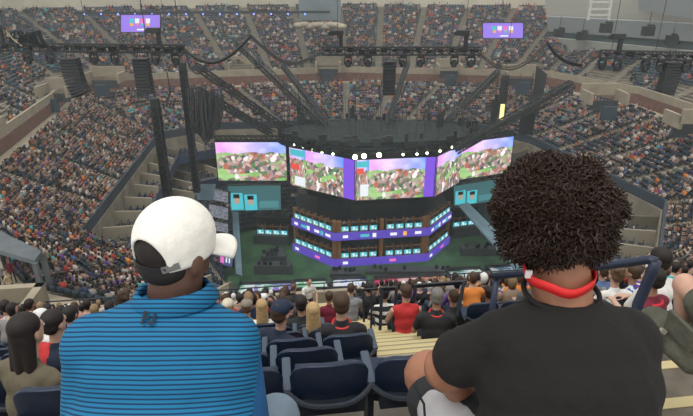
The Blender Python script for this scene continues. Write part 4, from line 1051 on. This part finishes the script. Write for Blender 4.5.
fig(368, 288, 13, 1.1, 'person in a dark cap and black shirt behind the striped shirt', C_black, 'tan', 'black', cap=('cap_black', (.012, .012, .014)), yaw=-20)
fig(351, 288, 12.5, 1.1, 'grey-shirted person with brown hair just right of the lanyard man', C_grey, 'fair', 'brown', yaw=10)
fig(329, 296, 11, 1.0, 'person in a maroon shirt half hidden left of the lanyard man', C_maroon, 'tan', 'brown')
fig(313, 311, 6.7, 1.05, 'person with long blond hair beside the lanyard man', C_black, 'fair', 'blond', style='long')
fig(301, 303, 7.8, 1.1, 'dark-haired person in black beside the navy cap', C_black, 'tan', 'black')
fig(289, 303, 8.6, 1.1, 'person with an arm raised to the head behind the navy cap', C_black, 'fair', 'black', arms='up')
fig(309, 281, 20, 1.15, 'man in a white shirt standing up among the seated crowd', C_white, 'fair', 'brown', standing=True, yaw=150)
fig(294, 287, 17, 1.1, 'bare-armed person in a black top left of the standing man', C_black, 'fair', 'light brown', tank=True, yaw=40)
fig(286, 289, 17, 1.1, 'person in a blue shirt left of the bare-armed person', ('mid_blue', (.10, .16, .32)), 'fair', 'brown', yaw=30)
fig(247, 306, 9.0, 1.1, 'man in a grey and tan cap just right of the striped blue shirt', C_tan, 'fair', 'light brown', cap=('cap_grey', (.25, .22, .18)), yaw=10)
fig(255, 300, 10.5, 1.1, 'person with ginger hair behind the grey and tan cap', C_grey, 'fair', 'ginger')
fig(262, 306, 8.2, 1.05, 'person with fair hair and pale shirt near the navy cap', C_white, 'fair', 'blond', style='long')
fig(228, 306, 9.0, 1.1, 'person with pale cap and cream shirt right beside the blue collar', C_white, 'fair', 'blond', cap=('cap_cream', (.62, .55, .44)))
fig(213, 300, 10, 1.1, 'person in a purple top right behind the blue collar', ('purple', (.12, .05, .25)), 'tan', 'black')
fig(264, 298, 13, 1.1, 'person in a white cap and red top in the middle crowd', C_red, 'fair', 'brown', cap=('cap_white', (.7, .7, .68)))
fig(240, 298, 14, 1.1, 'person in a dark red top with black hair in the middle crowd left', C_maroon, 'brown', 'black')
t, bs, ro, hc, L = fig(468, 289, 10.5, 1.1, 'woman in a tan top with an arm held out, right of the handrail', C_tan, 'fair', 'brown', arms='out', yaw=30)
fig(481, 290, 11, 1.1, 'person with black hair and pale teal top beside the curly hair', ('teal_pale', (.25, .55, .55)), 'tan', 'black')
fig(489, 292, 10, 1.1, 'person with black hair and red top beside the curly hair', C_red, 'tan', 'black')
t, bs, ro, hc, L = fig(453, 296, 9.4, 1.1, 'person in a black shirt printed white on the back, right of the grey hair', C_black, 'tan', 'brown', yaw=-20)
# left edge
t, bs, ro, hc, L = fig(27, 330, 3.9, 1.2, 'woman with long straight black hair and olive-brown top at the left edge', C_olive, 'light', 'black', style='long', yaw=25, lean=.08)
fig(54, 322, 4.7, 1.05, 'boy with thick black hair and navy and red top next to the striped blue shirt', C_navy, 'light', 'black', yaw=25, stripes=('red', (.50, .03, .03), 'v', .5))
fig(5, 306, 10.5, 1.15, 'man with black hair in a white shirt at the far left edge', C_white, 'fair', 'black', yaw=-15)
fig(30, 304, 11.5, 1.1, 'person with black hair in a bright red shirt before the beige wall box', C_red, 'tan', 'black', yaw=20)
fig(41, 318, 7.0, 1.05, 'person in a white cap and white shirt behind the long black hair', C_white, 'light', 'black', cap=('cap_white', (.7, .7, .68)), yaw=30)
fig(70, 314, 7.5, 1.1, 'dark-haired person half hidden by the striped blue shoulder, left', C_grey, 'fair', 'black')
fig(124, 297, 10, 1.3, 'person with bushy brown hair just above the striped shoulder', C_black, 'tan', 'brown', style='curly')
for i, (x, y, c) in enumerate(((8, 272, C_black), (14, 283, C_maroon), (4, 288, C_grey), (22, 262, C_white), (32, 270, C_navy), (12, 296, C_tan))):
    z = Z1 if y < 290 else Z1
    fp = atz(x, y, z); hp0 = proj((fp.x, fp.y, z+1.6*1.0)); fig(hp0[0], hp0[1], hp0[2], 1.0, ['person in black standing on the concourse below the lower tier, left', 'person in maroon standing on the left concourse', 'person in grey standing at the far left concourse edge', 'person in white standing where the left concourse narrows', 'person in navy standing beside the lower tier rail, left', 'person in tan standing behind the beige wall box'][i], c, 'tan', 'black', standing=True, yaw=random.uniform(-90, 90))
# right edge
fig(659, 259, 5.6, 1.15, 'man with black hair in a white shirt at the right behind the blue handrail', C_white, 'light', 'black', yaw=-15)
t, bs, ro, hc, L = fig(653, 278, 5.2, 1.02, 'boy with short dark hair in a maroon jacket behind the cargo trousers', C_maroon, 'tan', 'black', yaw=-25)
b = MB(); b.tube([L(.10*math.cos(a), .08+.08*math.sin(a), .965) for a in [2*math.pi*i/20 for i in range(21)]], .02, 6); b.obj('collar', cloth('bright_red', (.55, .02, .04)), t)
fig(633, 272, 7.8, 1.05, 'boy in a white, blue and red striped shirt seen under the blue handrail', C_white, 'tan', 'brown', yaw=-30, stripes=('royal_blue', (.03, .08, .40), 'v', .05, 'red', (.50, .03, .03)))
fig(616, 274, 6.8, 1.0, 'person with curly brown hair between the afro and the striped boy', C_white, 'fair', 'light brown', style='curly')
fig(603, 271, 10, 1.05, 'person with dark hair and blue shirt just right of the afro', ('mid_blue', (.10, .16, .32)), 'fair', 'brown')

# ---- man in the striped polo, white cap
A_ = atd
man = empty('person', atd(170, 460, 1.5), 'man in a white cap and blue striped polo shirt, seen from behind, left foreground', 'person')
hc = A_(177, 240, 1.42); F = yawF(33, .12); M = frame(F); g = lambda x, y, z: hc+M @ Vector((x, y, z))
D1 = 1.42
bp = head_prims(hc, F, 1.02)+[('e', g(.086, -.012, -.04), (.013, .022, .034), M), ('c', A_(177, 254, 1.42), A_(174, 312, 1.45), .074, .078)]
elR = A_(262, 455, 1.55); elL = A_(86, 455, 1.55)
for S0, E, Hn, q in ((A_(236, 345, 1.43), elR, A_(225, 450, 1.85), 1), (A_(92, 345, 1.42), elL, A_(140, 450, 1.85), -1)):
    bp += [('c', S0, E, .055, .045), ('c', E, Hn, .045, .032)]+hand_prims(Hn, (Hn-E).normalized(), q)
mobj('body', blob(bp, .0075, 4), skin('dark', SK['dark']), man)
face_parts(man, hc, F, 1.02, (.12, .04, .04))
sh = [('e', A_(167, 345, D1), (.225, .145, .13)), ('e', A_(168, 325, 1.43), (.15, .115, .085)), ('e', A_(167, 378, D1), (.245, .15, .17)), ('e', A_(166, 430, D1), (.262, .17, .20)), ('e', A_(166, 480, D1), (.26, .18, .18)),
      ('c', A_(172, 312, D1), A_(104, 337, D1), .060, .072), ('c', A_(172, 312, D1), A_(226, 337, D1), .060, .070), ('e', A_(172, 312, 1.44), (.105, .09, .05)),
      ('e', A_(95, 346, 1.41), (.086, .09, .088)), ('e', A_(231, 344, 1.42), (.082, .09, .086)), ('c', A_(95, 350, 1.41), A_(89, 440, 1.46), .086, .078), ('c', A_(232, 350, 1.42), A_(246, 440, 1.47), .080, .078)]
def stripemat():
    m = bpy.data.materials.new('polo_stripes'); N_, L_ = nodes(m); b = N_['Principled BSDF']; b.inputs['Roughness'].default_value = .75; b.inputs['Specular IOR Level'].default_value = .3
    tc = N_.new('ShaderNodeTexCoord'); sp = N_.new('ShaderNodeSeparateXYZ'); n = N_.new('ShaderNodeTexNoise'); n.inputs['Scale'].default_value = 4; n.inputs['Detail'].default_value = 2
    L_.new(tc.outputs['Object'], sp.inputs[0]); L_.new(tc.outputs['Object'], n.inputs['Vector'])
    ma = N_.new('ShaderNodeMath'); ma.operation = 'MULTIPLY_ADD'; yy = N_.new('ShaderNodeMath'); yy.operation = 'MULTIPLY'; L_.new(sp.outputs['Y'], yy.inputs[0]); yy.inputs[1].default_value = .55; yz = N_.new('ShaderNodeMath'); yz.operation = 'MULTIPLY_ADD'; L_.new(sp.outputs['Z'], yz.inputs[0]); yz.inputs[1].default_value = .87; L_.new(yy.outputs[0], yz.inputs[2]); L_.new(n.outputs['Fac'], ma.inputs[0]); ma.inputs[1].default_value = .006; L_.new(yz.outputs[0], ma.inputs[2])
    xx = N_.new('ShaderNodeMath'); xx.operation = 'ADD'; L_.new(sp.outputs['X'], xx.inputs[0]); xx.inputs[1].default_value = .46; x2 = N_.new('ShaderNodeMath'); x2.operation = 'MULTIPLY'; L_.new(xx.outputs[0], x2.inputs[0]); L_.new(xx.outputs[0], x2.inputs[1])
    mb_ = N_.new('ShaderNodeMath'); mb_.operation = 'MULTIPLY_ADD'; L_.new(x2.outputs[0], mb_.inputs[0]); mb_.inputs[1].default_value = .10; L_.new(ma.outputs[0], mb_.inputs[2])
    dv = N_.new('ShaderNodeMath'); dv.operation = 'DIVIDE'; L_.new(mb_.outputs[0], dv.inputs[0]); dv.inputs[1].default_value = .0114
    fr = N_.new('ShaderNodeMath'); fr.operation = 'FRACT'; L_.new(dv.outputs[0], fr.inputs[0])
    r = N_.new('ShaderNodeValToRGB'); e = r.color_ramp.elements; e[0].position = .0; e[0].color = (.004, .030, .085, 1); e[1].position = .98; e[1].color = (.004, .030, .085, 1)
    for p, c in ((.24, (.006, .045, .12)), (.34, (.011, .165, .34)), (.86, (.011, .165, .34))): k = e.new(p); k.color = (*c, 1)
    L_.new(fr.outputs[0], r.inputs['Fac']); L_.new(r.outputs[0], b.inputs['Base Color'])
    n3 = N_.new('ShaderNodeTexNoise'); n3.inputs['Scale'].default_value = 9; bpn = N_.new('ShaderNodeBump'); bpn.inputs['Strength'].default_value = .5; bpn.inputs['Distance'].default_value = .015; L_.new(tc.outputs['Object'], n3.inputs['Vector']); L_.new(n3.outputs['Fac'], bpn.inputs['Height']); L_.new(bpn.outputs[0], b.inputs['Normal'])
    return m
PS = stripemat(); sm = blob(sh, .0085, 26, 'shirt'); shirt = mobj('shirt', sm, PS, man); sm.materials.append(cloth('plain_blue', (.010, .10, .27)))
for f in sm.polygons:
    pr = proj(f.center)
    x0 = 262-(pr[1]-300)*.14
    if f.center.x > -.222+(H-.85-f.center.z)*-.10 : f.material_index = 1
bvh = BVHTree.FromPolygons([v.co for v in sm.vertices], [tuple(p.vertices) for p in sm.polygons])
# collar
b = MB(); nC = A_(174, 294, 1.425); prof = [(.083, -.030), (.083, .018), (.090, .024), (.099, .008), (.114, -.016), (.110, -.024), (.097, -.012)]
vs = []; n = 36
for i in range(n):
    a = 2*math.pi*i/n; tilt = .018*math.cos(a-math.pi/2-.3)
    for rr, zz in prof: vs.append(nC+Vector((rr*math.cos(a)*1.03, rr*math.sin(a)*.98, zz-tilt)))
kk = len(prof); b.add(vs, [(i*kk+j, ((i+1) % n)*kk+j, ((i+1) % n)*kk+(j+1) % kk, i*kk+(j+1) % kk) for i in range(n) for j in range(kk)])
b.obj('collar', PS, shirt, smooth=True)
# FJ logo on the back below the collar
def stitched(polys, m, nm, par, lift=.009):
    d0 = ray(149.5, 317).normalized(); hit = bvh.ray_cast(Vector((0, 0, H)), d0); nrm = Vector((0, 0, 0))
    for dx in (-6, 0, 6):
        for dy in (-6, 0, 6): nrm += bvh.ray_cast(Vector((0, 0, H)), ray(149.5+dx, 317+dy).normalized())[1]
    nrm.normalize(); c0 = hit[0]+nrm*lift
    for poly in polys:
        pts = []
        for (x, y) in poly:
            d_ = ray(x, y).normalized(); o_ = Vector((0, 0, H)); pts.append(o_+d_*((c0-o_).dot(nrm)/d_.dot(nrm)))
        b = MB(); k = len(pts); nn = Vector((0, -1, .3)).normalized()*.0015; b.add([p+nn for p in pts]+[p-nn for p in pts], [tuple(range(k)), tuple(range(2*k-1, k-1, -1))]+[(i, i+k, (i+1) % k+k, (i+1) % k) for i in range(k)]); b.obj(nm, m, par)
lm = mat('logo_navy', (.008, .014, .03), .7)
stitched([[(144.2, 311), (151.5, 310), (151, 312.6), (146.4, 313.2), (143.2, 324), (140.8, 324)], [(145.8, 316), (150, 315.6), (149.4, 318), (145.1, 318.3)],
          [(153, 310.5), (157.8, 309.6), (154.2, 321.5), (152.4, 324), (147.2, 324.6), (148.0, 321.8), (151.2, 321.2), (152.2, 319.8), (154.5, 312.6), (152.4, 312.9)]], lm, 'logo_letter', shirt)
# hair and cap
mobj('hair', blob([('e', g(0, -.018, .0), (.084, .098, .082), M), ('e', g(0, -.045, -.055), (.076, .064, .055), M)], .006, 3), hairmat('black'), man)
cap = MB(); nu, nv = 96, 22
cc = g(0, -.006, .012); vs = []; 
def capP(az, el):
    ce = math.cos(el); rr = 1.0 if el > 0 else 1-.10*(el/.75)**2; cx = ce if el > 0 else 1
    return cc+M @ Vector((.090*cx*math.sin(az)*rr, .108*cx*math.cos(az)*rr, .100*math.sin(el) if el > 0 else el*.092))
for j in range(nv+1):
    for i in range(nu):
        az = 2*math.pi*i/nu; back = .5-.5*math.cos(az); da = math.atan2(math.sin(az-math.pi+.12), math.cos(az-math.pi+.12)); lo = -.36-.34*back
        if abs(da) < .66: lo += .92*(1-(da/.66)**2)**.5
        el = lo+(math.pi/2-.02-lo)*j/nv; vs.append(capP(az, el))
fs = [(j*nu+i, j*nu+(i+1) % nu, (j+1)*nu+(i+1) % nu, (j+1)*nu+i) for j in range(nv) for i in range(nu)]
fs.append(tuple(nv*nu+i for i in range(nu)))
cap.add(vs, fs); capm = mat('cap_white_cotton', (.86, .83, .76), .85, var=.05, scale=30, bump=.35, bscale=22)
co = cap.obj('cap', capm, man, smooth=True); md = co.modifiers.new('s', 'SOLIDIFY'); md.thickness = .005
b = MB(); vs = []; nu2, nv2 = 20, 8
for j in range(nv2+1):
    for i in range(nu2+1):
        u = -1+2*i/nu2; v = j/nv2; a = u*1.0; x = .092*math.sin(a)*(1+.06*v); y = .105*math.cos(a)+v*.095*(1-.22*u*u); z = -.030-.018*v-.032*u*u*(.4+.6*v); vs.append(cc+M @ Vector((x, y, z)))
b.add(vs, [(j*(nu2+1)+i, j*(nu2+1)+i+1, (j+1)*(nu2+1)+i+1, (j+1)*(nu2+1)+i) for j in range(nv2) for i in range(nu2)]); bo = b.obj('brim', capm, co, smooth=True); md = bo.modifiers.new('s', 'SOLIDIFY'); md.thickness = .006
b = MB(); b.ball(cc+M @ Vector((0, 0, .104)), (.008, .008, .004), 8, 5); b.obj('button', capm, co)
sb = MB(); vs = []
for i in range(21):
    az = math.pi-.72+1.44*i/20
    for e_ in (-.72, -.52): 
        p = capP(az, e_); o_ = (p-cc); o_.z = 0; vs.append(p+o_.normalized()*.003)
sb.add(vs, [(2*i, 2*i+2, 2*i+3, 2*i+1) for i in range(20)]); so = sb.obj('strap', mat('strap_black', (.014, .014, .016), .6), co); md = so.modifiers.new('s', 'SOLIDIFY'); md.thickness = .004
b = MB(); p0 = capP(math.pi-.62, -.55); p1 = capP(math.pi-1.05, -.42); o0 = (p0-cc).normalized()*.006; b.beam(p0+o0, p1+(p1-cc).normalized()*.006, .004, .018); b.obj('buckle', mat('buckle_grey', (.25, .25, .25), .4, .8), co)
for az in (.55, 2.1, 3.9, 5.2):
    b = MB(); p = capP(az, .75); b.ball(p+(p-cc).normalized()*.0015, .0035, 8, 5); b.obj('eyelet', mat('eyelet_cream', (.6, .57, .5), .8), co)
# jeans
jm = cloth('light_denim', (.17, .23, .29))
jp = [('e', A_(168, 500, 1.45), (.22, .2, .14))]
for q, (kx, ky) in ((1, (276, 418)), (-1, (95, 455))):
    K = A_(kx, ky, 1.80); hp_ = A_(168+q*55, 500, 1.5); jp += [('c', hp_, K, .10, .085), ('c', K, K+Vector((0, .02, -.42)), .062, .05), ('c', K+Vector((0, 0, -.46)), K+Vector((0, .12, -.48)), .045, .035)]
mobj('jeans', blob(jp, .013, 5), jm, man)

# ---- man with the afro
man2 = empty('person', atd(566, 460, 1.45), 'big man with a round curly afro and black t-shirt, seen from behind, right foreground', 'person')
D2 = 1.36; hc2 = A_(561, 222, 1.36); F2 = yawF(-4, .1); M2 = frame(F2)
bp = head_prims(hc2, F2, 1.05)+[('c', A_(561, 250, 1.36), A_(562, 306, 1.38), .070, .085)]
bp += [('c', A_(505, 340, 1.36), A_(448, 368, 1.50), .070, .070), ('c', A_(448, 370, 1.51), A_(478, 420, 1.78), .060, .034)]+hand_prims(A_(478, 420, 1.78), (A_(490, 432, 1.86)-A_(478, 420, 1.78)).normalized(), 1)
bp += [('c', A_(628, 345, 1.36), A_(634, 450, 1.5), .055, .045), ('c', A_(634, 450, 1.5), A_(600, 450, 1.8), .045, .032)]+hand_prims(A_(600, 450, 1.8), Vector((-.3, 1, 0)), 1)
SKB = skin('brown_warm', (.34, .15, .085))
mobj('body', blob(bp, .0085, 5), SKB, man2); face_parts(man2, hc2, F2, 1.05)
sh = [('e', A_(566, 347, D2), (.215, .15, .125)), ('e', A_(568, 385, D2), (.232, .16, .18)), ('e', A_(566, 440, D2), (.238, .18, .2)), ('e', A_(566, 490, D2), (.24, .18, .18)), ('e', A_(562, 318, 1.38), (.12, .10, .06)),
      ('c', A_(562, 318, D2), A_(505, 336, D2), .060, .078), ('c', A_(562, 318, D2), A_(622, 340, D2), .060, .078), ('e', A_(625, 342, D2), (.086, .09, .09)), ('c', A_(628, 350, D2), A_(632, 425, 1.43), .080, .075),
      ('c', A_(508, 338, D2), A_(463, 357, 1.43), .080, .084)]
sm2 = blob(sh, .0085, 9, 'shirt'); s2 = mobj('shirt', sm2, mat('tshirt_black', (.0075, .0066, .0060), .9, bump=1.0, bscale=9), man2)
b = MB(); nC2 = A_(561, 291, 1.37); b.tube([nC2+Vector((.092*math.cos(a), .085*math.sin(a), .012*math.sin(a))) for a in [2*math.pi*i/36 for i in range(37)]], .007, 6); b.obj('neckband', MATS['tshirt_black'], s2, smooth=True)
ln = MB(); LC = A_(558, 275, 1.36)
for dz, rr in ((0, .086),):
    vs = []; n = 40
    for i in range(n):
        a = 2*math.pi*i/n; P0 = LC+Vector((rr*math.cos(a), rr*math.sin(a), dz+.012*math.sin(a)+.004*math.sin(5*a)))
        vs += [P0, P0+Vector((.002*math.cos(a), .002*math.sin(a), .026))]
    ln.add(vs, [(2*i, (2*i+2) % (2*n), (2*i+3) % (2*n), 2*i+1) for i in range(n)])
lo = ln.obj('lanyard', mat('lanyard_bright_red', (.72, .02, .02), .6), man2, smooth=True); md = lo.modifiers.new('s', 'SOLIDIFY'); md.thickness = .003
b = MB(); b.box(LC+Vector((-.086, -.03, .02)), (.016, .006, .020)); b.obj('lanyard_label', mat('label_white', (.75, .72, .7), .6), lo)
# afro: a dense ball of short curls
hb = MB(); AC = A_(553, 216, 1.36)
def afroR(d): return .146+.075*max(0, d.z)*(1-d.z)-.02*max(0, -d.z-.4)+.004*math.sin(3*d.x+2*d.z)+.006*math.sin(7*d.z+5*d.y+1)+.008*math.sin(9*d.x-4*d.z)
curls = np.zeros((0, 3)); 
hb.ball(AC, (.116, .116, .128), 24, 16)
for i in range(9500):
    z = 1-2*(i+.5)/9500; a = i*2.399963; rr = math.sqrt(1-z*z); d = Vector((rr*math.cos(a), rr*math.sin(a), z))
    if d.z < -.96: continue
    if d.y > .35 and d.z < .3: continue
    R0_ = afroR(d); sx = d.cross(Vector((.3, .2, 1))).normalized(); sy = d.cross(sx); ph = random.uniform(0, 6.28); ln_ = random.uniform(.016, .036); amp = random.uniform(.003, .007); lean_ = (sx*random.uniform(-1, 1)+sy*random.uniform(-1, 1))*.012
    st0 = R0_-.028+random.uniform(-.008, .006)+(random.random() < .06)*.008; pts = []
    for k in range(7):
        u = k/6; pts.append(AC+Vector((d.x*1.02, d.y, d.z*(.98 if d.z > -.2 else .98+.16*(-d.z-.2))))*(st0+ln_*u)+(sx*math.cos(ph+u*8)+sy*math.sin(ph+u*8))*amp+lean_*u*u)
    hb.tube(pts, [.0034, .0034, .0032, .003, .0026, .002, .001], 4, cap=False)
m = bpy.data.materials.new('afro_hair'); N_, L_ = nodes(m); bb = N_['Principled BSDF']; bb.inputs['Roughness'].default_value = .55; bb.inputs['Base Color'].default_value = (.018, .009, .006, 1); bb.inputs['Specular IOR Level'].default_value = .35
bb.inputs['Sheen Weight'].default_value = .25; bb.inputs['Sheen Tint'].default_value = (.5, .25, .12, 1)
hb.obj('hair', m, man2)
# shorts and leg
mobj('leg', blob([('c', A_(530, 440, 1.5), A_(430, 376, 1.88), .10, .094), ('c', A_(430, 378, 1.89), A_(426, 520, 2.0), .085, .055), ('c', A_(424, 528, 2.0), A_(410, 528, 2.15), .045, .035),
    ('c', A_(620, 440, 1.5), A_(640, 450, 1.95), .10, .085), ('c', A_(640, 450, 1.95), A_(640, 560, 2.0), .075, .05)], .012, 4), SKB, man2)
mobj('thigh_piece_black', blob([('c', A_(520, 440, 1.45), A_(433, 402, 1.74), .11, .088)], .009, 3), cloth('black', (.016, .016, .019)), man2)  # black piece between the bare knee and the grey shorts
sho = mobj('shorts', blob([('c', A_(525, 455, 1.42), A_(443, 413, 1.66), .12, .082), ('c', A_(610, 465, 1.42), A_(630, 460, 1.75), .12, .1), ('e', A_(566, 500, 1.4), (.24, .2, .13))], .010, 5), cloth('light_grey_shorts', (.42, .41, .42)), man2)
b = MB(); b.tube([A_(414, 385, 1.60), A_(419, 395, 1.575), A_(424, 404, 1.56), A_(425, 420, 1.55)], .004, 6); b.obj('piping', M_black2, sho)

# ---- person in cargo shorts at the right edge: legs reach into view
p3 = empty('person', atd(735, 420, 2.4), 'person in grey-green cargo shorts at the right edge, one bare knee raised', 'person')
hc3 = A_(745, 235, 2.35); F3 = yawF(-10)
S3 = skin('fair', SK['fair'])
mobj('body', blob(head_prims(hc3, F3, 1.0)+[('c', hc3, A_(745, 275, 2.35), .058, .06), ('c', A_(700, 300, 2.42), A_(685, 285, 2.5), .055, .056), ('c', A_(685, 284, 2.5), A_(684, 330, 2.55), .052, .045), ('c', A_(684, 330, 2.55), A_(686, 350, 2.62), .045, .035),
    ('c', A_(655, 322, 2.6), A_(640, 380, 2.9), .055, .04), ('c', A_(722, 300, 2.35), A_(725, 360, 2.3), .045, .038), ('c', A_(725, 360, 2.3), A_(735, 350, 2.1), .036, .028)]+hand_prims(A_(735, 350, 2.1), Vector((.1, .9, 0)), 1), .009, 4), S3, p3)
face_parts(p3, hc3, F3, 1.0)
mobj('hair', blob([('e', hc3+Vector((0, -.02, .03)), (.086, .098, .09)), ('e', hc3+Vector((0, -.05, -.02)), (.078, .06, .07))], .01, 2), hairmat('brown'), p3)
mobj('shirt', blob([('e', A_(745, 320, 2.35), (.2, .13, .17)), ('e', A_(745, 370, 2.35), (.18, .14, .18)), ('c', A_(722, 296, 2.35), A_(716, 328, 2.33), .07, .06), ('c', A_(768, 296, 2.35), A_(772, 328, 2.33), .07, .06)], .014, 5), cloth('grey', (.22, .22, .23)), p3)
cg = mobj('cargo_shorts', blob([('c', A_(740, 385, 2.35), A_(700, 352, 2.4), .12, .10), ('c', A_(700, 352, 2.4), A_(655, 322, 2.55), .10, .078), ('c', A_(740, 360, 2.3), A_(702, 304, 2.40), .11, .075), ('e', A_(742, 395, 2.35), (.19, .17, .12)), ('c', A_(690, 362, 2.36), A_(676, 350, 2.4), .055, .05)], .010, 3), mat('cargo_grey_green', (.088, .088, .066), .9, var=.3, scale=9, bump=1.0, bscale=14), p3)
b = MB(); c = A_(663, 331, 2.42); b.box(c, (.03, .015, .02), Matrix.Rotation(.5, 3, 'Y')); b.obj('toggle', mat('toggle_grey', (.35, .33, .28), .5), cg)
b = MB(); b.beam(A_(668, 318, 2.42), A_(695, 345, 2.26), .02, .10); b.obj('pocket_flap', MATS['cargo_grey_green'], cg, bevel=.006)

# ---- handrails
M_rail = mat('rail_blue', (.016, .026, .055), .45); M_rail2 = mat('rail_black', (.014, .016, .022), .45)
t = empty('handrail', atd(638, 318, 3.0), 'thick navy blue handrail passing behind the afro to the right', 'railing')
b = MB(); b.tube([A_(493, 276, 3.9), A_(575, 270, 3.4), A_(650, 259.5, 2.95), A_(657, 262, 2.93)], .026, 10); b.obj('rail', M_rail, t, smooth=True)
b = MB(); b.tube([A_(656, 261, 2.93), A_(652, 272, 2.96), A_(638, 304, 3.0), A_(632, 345, 3.05)], .030, 10); b.obj('post', M_rail, t, smooth=True)
b = MB(); b.tube([A_(497, 277, 3.9), A_(492, 310, 3.95), A_(488, 360, 4.0)], .024, 8); b.obj('post', M_rail, t, smooth=True)
def rail(p, posts, lab, d=9.5, w=.05):
    t = empty('handrail', atd(*posts[0][1], d), lab, 'railing')
    b = MB(); b.beam(A_(*p[0], d), A_(*p[1], d*1.02), w, w*1.2); b.obj('rail', M_rail2, t)
    for a, c in posts: b = MB(); b.beam(A_(*a, d), A_(*c, d), w*1.05); b.obj('post', M_rail2, t)
rail([(414, 286), (466, 282)], [((415.5, 286), (410, 339)), ((464, 282), (457, 316))], 'black steel handrail with two posts in front of the grey-haired man', 9.0)
rail([(380, 289), (397, 288)], [((396.5, 288), (393, 338)), ((382, 289), (380, 330))], 'short black handrail just left of the longer black one', 9.0)
rail([(362, 290), (378, 289)], [((371.5, 290), (371, 330)), ((363, 290), (364, 322))], 'thin black handrail farthest left, beside the lanyard man', 10.0, .035)
#@@FG1
# ================================================================ camera, light, air
cam = bpy.data.objects.new('camera', bpy.data.cameras.new('camera')); COL.objects.link(cam); S.camera = cam
cam.location = (0, 0, H); cam.rotation_euler = (math.pi/2-PITCH, 0, 0); cam.data.sensor_width = 36; cam.data.lens = 36*FP/693; cam.data.clip_start = .02; cam.data.clip_end = 400
w = bpy.data.worlds.new('sky'); S.world = w; w.use_nodes = True; N_, L_ = w.node_tree.nodes, w.node_tree.links
bg = N_['Background']; bg.inputs['Color'].default_value = (.97, .97, .95, 1); bg.inputs['Strength'].default_value = .92
sun = bpy.data.objects.new('sun', bpy.data.lights.new('sun', 'SUN')); COL.objects.link(sun); sun.data.energy = 1.45; sun.data.angle = math.radians(40); sun.data.color = (1, .97, .92); sun.rotation_euler = (math.radians(18), math.radians(-12), 0)
b = MB(); b.box((0, 78, H-9), (150, 134, 66)); hz = b.obj('haze', None) if False else None
hm = bpy.data.materials.new('haze'); N_, L_ = nodes(hm); N_.clear(); o_ = N_.new('ShaderNodeOutputMaterial'); vs = N_.new('ShaderNodeVolumeScatter'); vs.inputs['Color'].default_value = (.84, .95, .97, 1); vs.inputs['Density'].default_value = .00112; vs.inputs['Anisotropy'].default_value = .2
L_.new(vs.outputs[0], o_.inputs['Volume'])
hz = b.obj('haze', hm); tag(hz, 'thin grey stage smoke hanging in the whole arena', 'haze', kind='stuff')
S.cycles.volume_bounces = 1; S.cycles.max_bounces = 6; S.cycles.volume_max_steps = 64
S.view_settings.view_transform = 'Standard'; S.view_settings.look = 'None'; S.view_settings.gamma = 1; S.view_settings.use_curve_mapping = False; S.view_settings.exposure = 0.12
